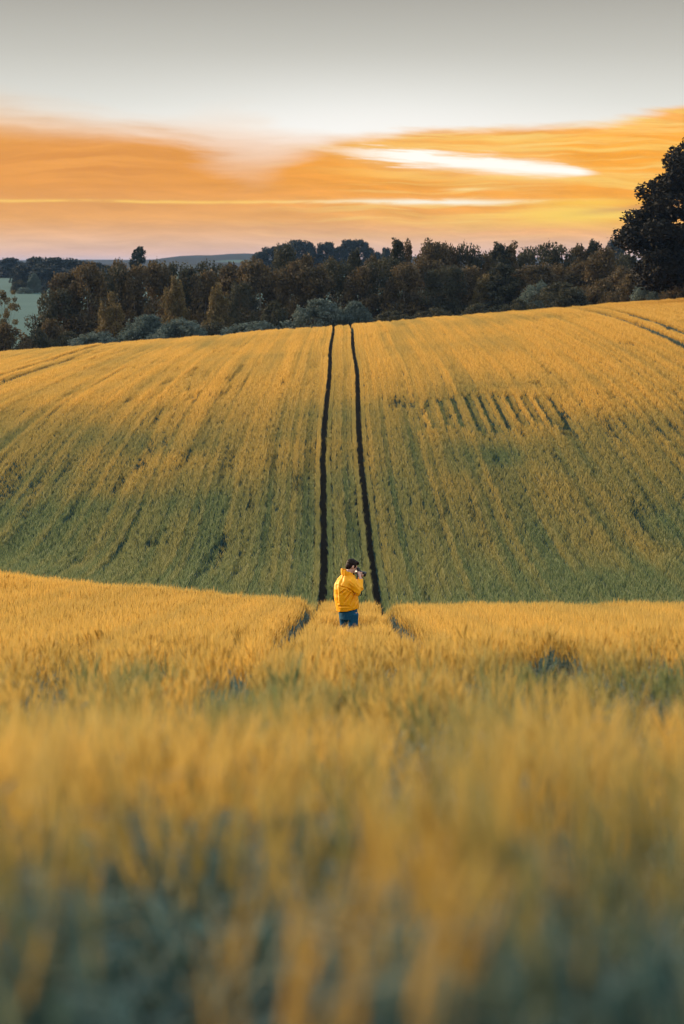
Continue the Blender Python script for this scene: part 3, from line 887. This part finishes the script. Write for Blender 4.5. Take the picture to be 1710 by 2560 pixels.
front = [
 (138, 728, 300, 84, 'birch3', "leftmost woodland tree, bulging toward the blue green pasture"),
 (178, 690, 303, 84, 'birch2', "dark brown birch second from the woodland's left end"),
 (222, 671, 301, 92, 'birch1', "rounded brown birch with pale stem, tall near the left end"),
 (275, 684, 309, 84, 'birch3', "dark tree behind the left amber tree"),
 (335, 678, 308, 84, 'birch1', "wide brown tree between two left amber trees"),
 (392, 668, 312, 84, 'birch2', "brown birch with hanging twigs above the middle amber tree"),
 (472, 676, 312, 66, 'spire', "dark narrow tree just right of the middle amber tree"),
 (512, 690, 310, 84, 'birch1', "greyish brown birch behind the right amber tree"),
 (575, 672, 314, 84, 'birch2', "brown birch with bare pale stems over the low willow"),
 (600, 722, 292, 62, 'birch3', "small green grey tree right of the right amber tree"),
 (640, 665, 310, 84, 'birch2', "thin stemmed birch showing pale trunks"),
 (692, 676, 313, 84, 'birch1', "brown tree left of the willow dome, set back"),
 (735, 655, 308, 88, 'birch1', "light brown tree standing over the left shoulder of the willow dome"),
 (790, 664, 306, 84, 'birch2', "brown birch right behind the willow dome"),
 (845, 655, 309, 84, 'birch3', "dark tree directly above the twin wheel tracks"),
 (900, 668, 306, 86, 'birch1', "brown tree over the right shoulder of the willow dome"),
 (955, 650, 308, 88, 'birch3', "dark tree under the tallest spire"),
 (1010, 660, 304, 88, 'birch1', "dark brown tree a step right of the tallest spire"),
 (1065, 648, 310, 92, 'birch2', "broad brown tree midway between twin spires and skyline pair"),
 (1110, 670, 304, 84, 'birch3', "shadowed tree in the middle of the right woodland"),
 (1165, 668, 308, 84, 'birch1', "warm brown tree below the see through rounded crown"),
 (1210, 690, 304, 78, 'gold', "lighter brown bushy tree left of the skyline pair"),
 (1258, 655, 302, 78, 'spire', "tall dark column below the skyline pair"),
 (1300, 668, 304, 70, 'spire2', "second dark column with pale stem right of the first"),
 (1350, 660, 309, 88, 'birch2', "brown tree above the round green bush"),
 (1400, 662, 312, 84, 'birch1', "brown tree below the broad round skyline crown"),
 (1450, 655, 308, 84, 'birch2', "tall pale brown tree between round bush and black oak"),
 (1505, 622, 305, 96, 'birch1', "large domed brown birch touching the black oak"),
 (1560, 668, 300, 84, 'birch2', "faded brown tree under the oak's lowest left branches"),
 (1660, 680, 300, 110, 'birch1', "brown tree in the gloom beneath the oak's crown"),
]
for (px, yt, dd, w, k, lb) in back: plant(k, px, yt, dd, w * 1.45, lb, 'tree', GW)
for (px, yt, dd, w, k, lb) in front: plant(k, px, yt - (12 if 150 < px < 660 else 0), dd, w * 1.38, lb, 'tree', GW)
GA = "small amber trees in front of the woodland"
for (px, yt, dd, w, k, lb) in [
 (281, 733, 284, 84, 'gold2', "small amber tree nearest the pasture, layered like steps"),
 (440, 694, 288, 92, 'gold', "tallest small amber tree, cone shaped, middle of three"),
 (545, 712, 284, 92, 'gold', "small amber tree with bent tip, nearest the willow dome")]:
    plant(k, px, yt, dd, w, lb, 'tree', GA)
plant('airy', 12, 728, 282, 92, "young open tree with yellow leaf tufts at the left edge", 'tree')
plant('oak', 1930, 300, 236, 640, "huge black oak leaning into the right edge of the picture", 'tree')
GS = "shrubs along the top edge of the crop"
for (px, yt, dd, w, k, lb) in [
 (20, 815, 276, 110, 'thornb', "brown bush at the foot of the young open tree"),
 (90, 828, 280, 90, 'thorn', "dark green bush below the blue green pasture"),
 (135, 806, 286, 90, 'thornb', "twiggy brown bush at the woodland's left foot"),
 (175, 832, 278, 90, 'thorn', "dark low bush before the leftmost woodland trees"),
 (245, 832, 273, 130, 'willow2', "grey green willow under the amber tree nearest the pasture"),
 (370, 792, 280, 150, 'willow', "wide grey green willow between the left and middle amber trees"),
 (455, 800, 277, 120, 'willow2', "grey green willow at the foot of the tallest amber tree"),
 (540, 806, 279, 90, 'thorn', "dark bush at the foot of the amber tree with bent tip"),
 (640, 806, 274, 140, 'willow2', "low pale willow just left of the big willow dome"),
 (690, 760, 288, 80, 'thorn', "dark green bush tucked behind the big willow dome's left side"),
 (800, 752, 271, 150, 'willow', "big blue grey willow dome at the end of the wheel tracks"),
 (886, 757, 273, 104, 'willow', "smaller blue grey hump joined to the big willow dome"),
 (985, 780, 278, 110, 'thorn', "dark bush right of the smaller blue grey hump"),
 (1090, 772, 280, 120, 'thorn', "dark bush on the crop's edge below the shadowed middle tree"),
 (1200, 762, 281, 110, 'thorn', "dark bush left of the two dark columns"),
 (1290, 752, 281, 90, 'thorn', "dark bush at the foot of the two dark columns"),
 (1345, 712, 284, 90, 'willow2', "dull green willow half behind the round green bush"),
 (1408, 711, 270, 140, 'thorn', "round dark green bush with lit rim on the crest"),
 (1500, 706, 280, 100, 'thornb', "brown bush between the round green bush and oak"),
 (1572, 692, 272, 96, 'thornb', "brown grey bush below the oak's left branches"),
 (1645, 690, 262, 100, 'willow2', "pale leaved bush under the oak"),
 (1705, 690, 258, 110, 'thornb', "bush at the right edge under the oak"),
]:
    plant(k, px, yt, dd, w * 1.3, lb, 'shrub', GS)
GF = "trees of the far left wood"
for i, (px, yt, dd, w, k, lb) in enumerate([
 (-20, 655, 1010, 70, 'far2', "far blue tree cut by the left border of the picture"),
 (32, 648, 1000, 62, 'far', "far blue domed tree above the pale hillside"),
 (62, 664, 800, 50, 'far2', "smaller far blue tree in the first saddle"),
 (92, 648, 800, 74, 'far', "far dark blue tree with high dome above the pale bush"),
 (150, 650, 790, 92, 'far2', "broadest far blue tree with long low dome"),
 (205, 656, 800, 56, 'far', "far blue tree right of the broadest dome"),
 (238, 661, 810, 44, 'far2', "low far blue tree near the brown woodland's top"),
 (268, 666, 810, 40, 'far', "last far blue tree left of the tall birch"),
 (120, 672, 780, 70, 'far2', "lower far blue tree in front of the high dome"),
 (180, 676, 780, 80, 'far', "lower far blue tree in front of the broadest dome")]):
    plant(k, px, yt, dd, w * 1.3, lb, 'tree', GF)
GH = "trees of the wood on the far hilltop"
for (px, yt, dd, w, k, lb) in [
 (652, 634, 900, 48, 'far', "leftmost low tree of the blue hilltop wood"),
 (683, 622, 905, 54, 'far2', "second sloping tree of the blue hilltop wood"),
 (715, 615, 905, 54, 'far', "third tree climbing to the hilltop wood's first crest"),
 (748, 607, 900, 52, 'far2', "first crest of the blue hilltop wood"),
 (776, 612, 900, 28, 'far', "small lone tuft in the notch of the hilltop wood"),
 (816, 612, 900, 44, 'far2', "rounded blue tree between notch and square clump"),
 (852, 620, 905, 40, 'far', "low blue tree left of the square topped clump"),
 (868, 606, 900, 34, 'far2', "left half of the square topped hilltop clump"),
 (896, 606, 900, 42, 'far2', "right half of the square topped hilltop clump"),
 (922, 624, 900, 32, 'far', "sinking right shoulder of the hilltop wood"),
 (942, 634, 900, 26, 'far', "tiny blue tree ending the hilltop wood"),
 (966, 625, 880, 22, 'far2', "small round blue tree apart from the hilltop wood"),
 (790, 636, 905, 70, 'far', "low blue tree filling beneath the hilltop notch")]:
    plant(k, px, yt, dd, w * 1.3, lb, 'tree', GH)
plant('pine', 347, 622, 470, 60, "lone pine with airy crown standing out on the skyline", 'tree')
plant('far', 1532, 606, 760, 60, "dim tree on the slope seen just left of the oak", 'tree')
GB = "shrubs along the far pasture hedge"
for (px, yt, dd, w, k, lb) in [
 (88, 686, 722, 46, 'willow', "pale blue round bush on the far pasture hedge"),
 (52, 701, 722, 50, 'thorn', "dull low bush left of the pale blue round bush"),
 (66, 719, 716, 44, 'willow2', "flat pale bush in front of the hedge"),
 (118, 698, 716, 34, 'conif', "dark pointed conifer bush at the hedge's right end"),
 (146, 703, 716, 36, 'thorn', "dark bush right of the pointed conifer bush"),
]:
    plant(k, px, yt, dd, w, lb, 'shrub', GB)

# ------------------------------------------------------------------ the photographer
m_skin = simple("skin", (0.52, 0.30, 0.22), 0.55, 0, 0.35, 0.12, 20)
m_hair = simple("hair", (0.016, 0.008, 0.007), 0.6, 0.12, 0.15, 0.4, 60, 0.4)
m_denim = simple("denim", (0.008, 0.068, 0.130), 0.85, 0, 0.15, 0.35, 30, 0.3)
m_blackp = simple("black_plastic", (0.012, 0.014, 0.017), 0.38, 0, 0.5, 0.2, 40)
m_strap = simple("strap_webbing", (0.02, 0.018, 0.018), 0.8, 0, 0.2, 0.2, 60)
m_boot = simple("boot_leather", (0.06, 0.035, 0.02), 0.6, 0, 0.3, 0.3, 20)
m_glass, nb = new_mat("lens_glass")
finish(nb, (0.02, 0.03, 0.04, 1), 0.06, 0, 0.6)
m_jack, nb = new_mat("yellow_shell_fabric")
tcj = nb.n('ShaderNodeTexCoord')
wv = nb.noise(tcj.outputs['Object'], 9.0, 4, 0.6)
fw = nb.noise(tcj.outputs['Object'], 220.0, 2, 0.5)
finish(nb, nb.mix(wv, (0.94, 0.36, 0.002, 1), (0.97, 0.44, 0.005, 1)), 0.5, 0.08, 0.25, (nb.add(wv, nb.mul(fw, 0.15)), 0.35, 0.02))

pz = float(gz(PX, PY))
person = link(bpy.data.objects.new("person", None))
person.location = (PX, PY, pz)
tag(person, "person in a bright yellow jacket and blue jeans, standing in the crop aiming a camera", "person")


def remesh(mb, name, mat, voxel, parent, smooth=3, disp=None):
    """fuse overlapping closed shapes into one continuous surface"""
    me0 = mb.mesh(name + "_raw", mat)
    o = bpy.data.objects.new(name + "_raw", me0); COL.objects.link(o)
    md = o.modifiers.new("fuse", 'REMESH'); md.mode = 'VOXEL'; md.voxel_size = voxel; md.use_smooth_shade = True
    sm = o.modifiers.new("soften", 'SMOOTH'); sm.factor = 0.5; sm.iterations = smooth
    dg = bpy.context.evaluated_depsgraph_get()
    me = bpy.data.meshes.new_from_object(o.evaluated_get(dg))
    bpy.data.objects.remove(o); bpy.data.meshes.remove(me0)
    me.name = name
    me.materials.clear(); me.materials.append(mat)
    nv = len(me.vertices)
    if disp is not None:
        co = np.empty(nv * 3, np.float32); no = np.empty(nv * 3, np.float32)
        me.vertices.foreach_get('co', co); me.vertices.foreach_get('normal', no)
        co = co.reshape(-1, 3); no = no.reshape(-1, 3)
        co = co + no * disp(co, no)[:, None]
        me.vertices.foreach_set('co', co.astype(np.float32).reshape(-1)); me.update()
    me.polygons.foreach_set('use_smooth', np.ones(len(me.polygons), bool))
    return link(bpy.data.objects.new(name, me), parent)


nrmz = lambda v: np.array(v, float) / np.linalg.norm(v)
fh = nrmz((0.80, 0.44, -0.42)); rh = nrmz((fh[1], -fh[0], 0)); uh = np.cross(rh, fh)
HC = np.array([0.070, 0.035, 1.685])
hp = lambda r, f, u: HC + r * rh + f * fh + u * uh
Mh = Matrix(np.stack([rh, fh, uh], 1).tolist())
ft = nrmz((0.82, 0.57, 0)); rt = nrmz((0.57, -0.82, 0))

# body: head, neck, trunk, arms, hands and legs as one surface
bd = MB()
bd.ellipsoid(hp(0, -0.006, 0.022), (0.074, 0.095, 0.088), Mh, 20, 14)
bd.ellipsoid(hp(0, 0.026, -0.055), (0.058, 0.064, 0.066), Mh, 16, 12)
bd.ellipsoid(hp(0, 0.055, -0.098), (0.026, 0.026, 0.022), Mh)
bd.tube([hp(0, 0.083, 0.012), hp(0, 0.108, -0.022), hp(0, 0.098, -0.036)], [0.008, 0.014, 0.010], 8)
bd.tube([hp(-0.024, 0.086, -0.062), hp(0, 0.094, -0.060), hp(0.024, 0.086, -0.062)], [0.006, 0.008, 0.006], 8)
bd.tube([hp(-0.045, 0.080, 0.024), hp(0, 0.092, 0.026), hp(0.045, 0.080, 0.024)], [0.009, 0.009, 0.009], 8)
for s in (-1, 1):
    bd.ellipsoid(hp(s * 0.078, -0.008, -0.018), (0.011, 0.022, 0.034), Mh)
    bd.ellipsoid(hp(s * 0.031, 0.080, 0.004), (0.014, 0.012, 0.010), Mh)
bd.tube([(0.0, 0, 1.44), (0.01, 0.005, 1.53), (0.045, 0.02, 1.62)], [0.075, 0.062, 0.062], 14)
bd.rings([[np.array([0.0, 0, z_]) + rt * a * np.cos(t) + ft * b_ * np.sin(t) for t in np.linspace(0, 2 * np.pi, 20, endpoint=False)]
          for z_, a, b_ in ((0.88, 0.15, 0.11), (1.05, 0.14, 0.10), (1.25, 0.15, 0.11), (1.40, 0.17, 0.10), (1.47, 0.10, 0.07))])
SHR = np.array([0.085, -0.145, 1.445]); ELR = np.array([0.195, -0.225, 1.255]); WRR = np.array([0.222, -0.075, 1.468])
SHL = np.array([-0.10, 0.145, 1.445]); ELL = np.array([0.14, 0.235, 1.27]); WRL = np.array([0.235, 0.155, 1.46])
for A, Bq, Cq in ((SHR, ELR, WRR), (SHL, ELL, WRL)):
    bd.tube([A, (A + Bq) / 2, Bq, (Bq + Cq) / 2, Cq], [0.055, 0.05, 0.042, 0.04, 0.028], 12)
fc = nrmz((0.83, 0.43, -0.34)); rc = nrmz((fc[1], -fc[0], 0)); uc = np.cross(rc, fc)
CC = np.array([0.168, 0.095, 1.572])
cp = lambda r, f, u: CC + r * rc + f * fc + u * uc
Mc = np.stack([rc, fc, uc], 1)
# right hand round the grip, left hand cradling the lens
PR = cp(0.084, -0.006, -0.028)
bd.tube([WRR, (WRR + PR) / 2, PR], [0.026, 0.028, 0.03], 12)
bd.ellipsoid(PR, (0.018, 0.040, 0.042), Matrix(Mc.tolist()))
for k, (u0, L) in enumerate(((0.010, 1.0), (-0.010, 1.08), (-0.030, 1.0), (-0.048, 0.82))):
    b0 = cp(0.088, 0.020, u0)
    bd.tube([b0, b0 + fc * 0.026 * L + rc * 0.002, b0 + fc * 0.040 * L - rc * 0.020, b0 + fc * 0.038 * L - rc * 0.044 * L], [0.0098, 0.0095, 0.0088, 0.0075], 8)
bd.tube([cp(0.082, -0.030, -0.02), cp(0.066, -0.042, 0.004), cp(0.042, -0.046, 0.018)], [0.013, 0.0105, 0.009], 8)
PL = cp(-0.012, 0.085, -0.062)
bd.tube([WRL, (WRL + PL) / 2, PL], [0.026, 0.028, 0.03], 12)
bd.ellipsoid(PL, (0.042, 0.040, 0.016), Matrix(Mc.tolist()))
for k in range(4):
    b0 = cp(0.022, 0.050 + 0.019 * k, -0.056)
    bd.tube([b0, b0 + rc * 0.020 + uc * 0.014, b0 + rc * 0.026 + uc * 0.038, b0 + rc * 0.018 + uc * (0.056 - 0.004 * k)], [0.0098, 0.0095, 0.0088, 0.0075], 8)
bd.tube([cp(-0.045, 0.06, -0.058), cp(-0.056, 0.075, -0.030), cp(-0.048, 0.085, 0.0)], [0.012, 0.0105, 0.009], 8)
HL = (np.array([-0.055, 0.065, 0.88]), np.array([-0.05, 0.075, 0.48]), np.array([-0.06, 0.07, 0.07]))
HR = (np.array([0.085, -0.065, 0.88]), np.array([0.095, -0.06, 0.48]), np.array([0.10, -0.07, 0.07]))
for A, Bq, Cq in (HL, HR):
    bd.tube([A, (A + Bq) / 2, Bq, (Bq * 0.6 + Cq * 0.4), Cq], [0.085, 0.075, 0.055, 0.055, 0.035], 12)
    bd.ellipsoid(Cq + ft * 0.06 - [0, 0, 0.03], (0.045, 0.11, 0.035), Matrix(np.stack([rt, ft, [0, 0, 1]], 1).tolist()))
body = remesh(bd, "body", m_skin, 0.0065, person, 2)

# hair
hr = MB()
hr.ellipsoid(hp(0, -0.014, 0.036), (0.083, 0.100, 0.088), Mh, 22, 14)
hr.ellipsoid(hp(0, -0.058, -0.018), (0.068, 0.052, 0.072), Mh)
hr.ellipsoid(hp(0, 0.062, 0.086), (0.062, 0.046, 0.030), Mh)
hr.ellipsoid(hp(0.01, 0.088, 0.070), (0.045, 0.024, 0.022), Mh)
for s in (-1, 1): hr.ellipsoid(hp(s * 0.070, 0.018, 0.014), (0.014, 0.030, 0.045), Mh)
hair = remesh(hr, "hair", m_hair, 0.007, person, 1,
              lambda c, n_: 0.012 * (fbm(c[:, 0] * 60 + c[:, 2] * 20, c[:, 1] * 60 + c[:, 2] * 35, 3, 3) - 0.45))

# jacket
jk = MB()
TH = np.linspace(0, 2 * np.pi, 40, endpoint=False)


def jring(z_, cx, cy_, a, b_, tilt=0.0):
    out = []
    for t in TH:
        p = np.array([cx, cy_, z_]) + rt * a * np.cos(t) + ft * b_ * np.sin(t)
        p[2] += tilt * (p[0] - cx); out.append(p)
    return out


jk.rings([jring(0.905, 0.0, 0, 0.205, 0.182, 0.16), jring(0.925, 0.0, 0, 0.215, 0.190, 0.15), jring(1.02, -0.012, 0, 0.222, 0.200, 0.08), jring(1.15, -0.030, 0, 0.222, 0.208),
          jring(1.28, -0.036, 0, 0.225, 0.202), jring(1.38, -0.030, 0, 0.225, 0.185), jring(1.45, -0.016, 0, 0.208, 0.150),
          jring(1.50, -0.004, 0, 0.160, 0.120), jring(1.535, 0.002, 0, 0.115, 0.105)])
jk.rings([jring(1.515, 0.0, 0, 0.125, 0.118, -0.2), jring(1.555, 0.0, 0, 0.122, 0.122, -0.3), jring(1.605, 0.0, 0, 0.116, 0.120, -0.36),
          jring(1.612, 0.0, 0, 0.100, 0.104, -0.36), jring(1.555, 0.0, 0, 0.098, 0.100, -0.3), jring(1.52, 0.0, 0, 0.09, 0.09, -0.2)])
for A, Bq, Cq, s in ((SHR, ELR, WRR, 1), (SHL, ELL, WRL, -1)):
    jk.tube([A - [0.03 * s, -0.02 * s, -0.0], A + (Bq - A) * 0.3, A + (Bq - A) * 0.7, Bq + [0.004, -0.006, -0.012], Bq + (Cq - Bq) * 0.22 + [0.012, 0, 0], Bq + (Cq - Bq) * 0.6, Bq + (Cq - Bq) * 0.93],
            [0.085, 0.088, 0.080, 0.072, 0.072, 0.060, 0.050], 18)


CREASE = [(-0.13, 1.345, -0.02, 1.325, 0.010, 0.014), (-0.02, 1.325, 0.10, 1.25, 0.011, 0.020), (0.10, 1.25, 0.17, 1.215, 0.010, 0.014),
          (-0.13, 1.22, -0.03, 1.30, 0.012, 0.016), (-0.05, 1.08, 0.06, 1.235, 0.013, 0.016), (0.05, 1.04, 0.12, 1.19, 0.012, 0.014),
          (0.11, 0.99, 0.18, 1.11, 0.011, 0.012), (-0.19, 1.36, -0.165, 1.05, 0.016, 0.012), (-0.10, 1.47, -0.14, 1.36, 0.014, 0.012),
          (0.14, 1.40, 0.19, 1.33, 0.010, 0.012), (-0.15, 0.99, 0.02, 1.00, 0.012, 0.008), (0.03, 1.44, 0.09, 1.38, 0.010, 0.010)]


def folds(c, n_):
    x, y, z = c[:, 0], c[:, 1], c[:, 2]
    ang = np.arctan2(y, x + 0.03)
    vert = np.sin(ang * 9 + 2.2 * vnoise(z * 5, ang * 2, 4) + z * 2) * 0.005 * np.clip((z - 0.9) / 0.3, 0.3, 1)
    diag = (np.abs(2 * vnoise((x * 5 + z * 9), (x * 6 - z * 3 + y * 4), 9) - 1)) * 0.007
    fine_ = (fbm(x * 26 + y * 11, z * 17 + y * 9, 14, 3) - 0.5) * 0.006
    cr = np.zeros(len(c))
    for (x0, z0, x1, z1, wd, dp) in CREASE:
        ax, az = x1 - x0, z1 - z0
        t = np.clip(((x - x0) * ax + (z - z0) * az) / (ax * ax + az * az), 0, 1)
        dd = np.hypot(x - x0 - t * ax, z - z0 - t * az)
        prof_ = np.exp(-(dd / wd) ** 2) - 0.55 * np.exp(-((dd - 2.2 * wd) / (1.3 * wd)) ** 2)
        cr -= dp * prof_ * (0.35 + 0.65 * np.sin(np.pi * np.clip(t, 0.08, 0.92))) * (n_[:, 1] < 0.15)
    return vert + diag - 0.006 + fine_ + cr


jacket = remesh(jk, "jacket", m_jack, 0.0085, person, 3, folds)

# small dark fittings on the jacket
mb = MB(); mb.tube([(0.098, -0.098, 1.575), (0.108, -0.098, 1.545)], [0.011, 0.011], 8)
link(bpy.data.objects.new("collar_toggle", mb.mesh("collar_toggle", m_strap)), person)
mb = MB(); mb.tube([(0.115, -0.165, 1.00), (0.124, -0.165, 0.965)], [0.005, 0.005], 8)
link(bpy.data.objects.new("zip_pull", mb.mesh("zip_pull", m_strap)), person)
mb = MB(); mb.tube([WRR + [-0.045, -0.035, -0.075], WRR + [0.0, -0.056, -0.088], WRR + [0.035, -0.03, -0.10]], [0.006, 0.007, 0.005], 8)
link(bpy.data.objects.new("cuff_strap", mb.mesh("cuff_strap", m_strap)), person)

# jeans
tr = MB()
tr.rings([jring(0.74, 0.012, 0, 0.165, 0.135), jring(0.83, 0.010, 0, 0.185, 0.155), jring(0.92, 0.004, 0, 0.185, 0.155), jring(0.99, 0.0, 0, 0.17, 0.14)])
for (A, Bq, Cq) in (HL, HR):
    tr.tube([A - [0, 0, 0.03], A * 0.6 + Bq * 0.4, Bq, Bq * 0.5 + Cq * 0.5, Cq], [0.108, 0.094, 0.076, 0.068, 0.064], 16)
jeans = remesh(tr, "jeans", m_denim, 0.011, person, 3,
               lambda c, n_: 0.010 * (fbm(c[:, 0] * 14, c[:, 2] * 22 + c[:, 1] * 8, 23, 3) - 0.5))
for (A, Bq, Cq) in (HL, HR):
    bt = MB(); Mt = Matrix(np.stack([rt, ft, [0, 0, 1]], 1).tolist())
    bt.ellipsoid(Cq + ft * 0.07 + [0, 0, -0.025], (0.052, 0.145, 0.05), Mt)
    bt.tube([Cq + [0, 0, -0.03], Cq + [0, 0, 0.12]], [0.058, 0.058], 14)
    remesh(bt, "boot", m_boot, 0.012, person, 2)

# the camera in his hands
pc = link(bpy.data.objects.new("photo_camera", None))
pc.location = (PX, PY, pz)
tag(pc, "black camera with a stubby lens held to the eye of the person in yellow", "camera")
mb = MB()
mb.box(CC, (0.138, 0.052, 0.092), Mc, 0.010)
mb.box(cp(0.052, 0.022, -0.004), (0.034, 0.036, 0.084), Mc, 0.010)
link(bpy.data.objects.new("camera_body", mb.mesh("camera_body", m_blackp, False)), pc)
mb = MB(); mb.box(cp(0, -0.004, 0.058), (0.056, 0.060, 0.032), Mc, 0.010)
mb.box(cp(0, -0.034, 0.052), (0.040, 0.018, 0.028), Mc, 0.005)
link(bpy.data.objects.new("viewfinder", mb.mesh("viewfinder", m_blackp, False)), pc)
mb = MB(); mb.tube([cp(0, 0.020, 0), cp(0, 0.048, 0), cp(0, 0.050, 0), cp(0, 0.088, 0), cp(0, 0.090, 0), cp(0, 0.125, 0)], [0.036, 0.036, 0.039, 0.039, 0.037, 0.037], 24)
lensb = link(bpy.data.objects.new("lens", mb.mesh("lens", m_blackp)), pc)
mb = MB()
ringp = lambda f, r: [cp(r * np.cos(t), f, r * np.sin(t)) for t in np.linspace(0, 2 * np.pi, 28, endpoint=False)]
mb.rings([ringp(0.118, 0.041), ringp(0.128, 0.043), ringp(0.166, 0.047), ringp(0.166, 0.044), ringp(0.130, 0.039), ringp(0.128, 0.02)])
link(bpy.data.objects.new("lens_hood", mb.mesh("lens_hood", m_blackp, False)), lensb)
mb = MB(); mb.ellipsoid(cp(0, 0.128, 0), (0.034, 0.006, 0.034), Matrix(Mc.tolist()))
link(bpy.data.objects.new("front_glass", mb.mesh("front_glass", m_glass)), lensb)
mb = MB(); mb.tube([cp(0.05, -0.005, 0.044), cp(0.05, -0.005, 0.056)], [0.011, 0.010], 12)
link(bpy.data.objects.new("dial", mb.mesh("dial", m_blackp)), pc)
mb = MB()
pts = [cp(0.072, -0.008, 0.03), cp(0.082, -0.04, -0.02), np.array([0.165, -0.09, 1.50]), np.array([0.20, -0.06, 1.36]), np.array([0.235, -0.06, 1.24]), np.array([0.243, -0.05, 1.19]), np.array([0.225, -0.03, 1.168]),
       np.array([0.19, 0.03, 1.19]), np.array([0.17, 0.12, 1.34]), cp(-0.085, -0.02, -0.03), cp(-0.072, -0.008, 0.03)]
P2 = []
for i in range(len(pts) - 1):
    for t in (0, 0.33, 0.66): P2.append(pts[i] * (1 - t) + pts[i + 1] * t)
P2.append(pts[-1])
mb.tube(P2, [0.008] * len(P2), 6)
link(bpy.data.objects.new("strap", mb.mesh("strap", m_strap)), pc)

# ------------------------------------------------------------------ evening haze
zb = float(min(v[2] for v in V)) if False else float(np.min(gz(XX, YY))) - 1.0
ztop = float(max(np.max(gz(XX, YY)), 22.0)) + 3.0
hb = MB()
hx, hy0, hy1 = 6000.0, -62.0, 12060.0
hb.V = [np.array(p, float) for p in ((-hx, hy0, zb), (hx, hy0, zb), (hx, hy1, zb), (-hx, hy1, zb), (-hx, hy0, ztop), (hx, hy0, ztop), (hx, hy1, ztop), (-hx, hy1, ztop))]
hb.Q = [(0, 3, 2, 1), (4, 5, 6, 7), (0, 1, 5, 4), (1, 2, 6, 5), (2, 3, 7, 6), (3, 0, 4, 7)]
m_haze, nb = new_mat("haze")
pv = nb.n('ShaderNodeVolumePrincipled')
pv.inputs['Color'].default_value = (0.32, 0.58, 1.0, 1)
pv.inputs['Density'].default_value = 0.000045
pv.inputs['Anisotropy'].default_value = 0.0
om = nb.n('ShaderNodeOutputMaterial'); nb.nt.links.new(pv.outputs[0], om.inputs['Volume'])
haze = link(bpy.data.objects.new("haze", hb.mesh("haze", m_haze, False)))
tag(haze, "thin blue evening haze over the fields", "haze", kind='stuff')
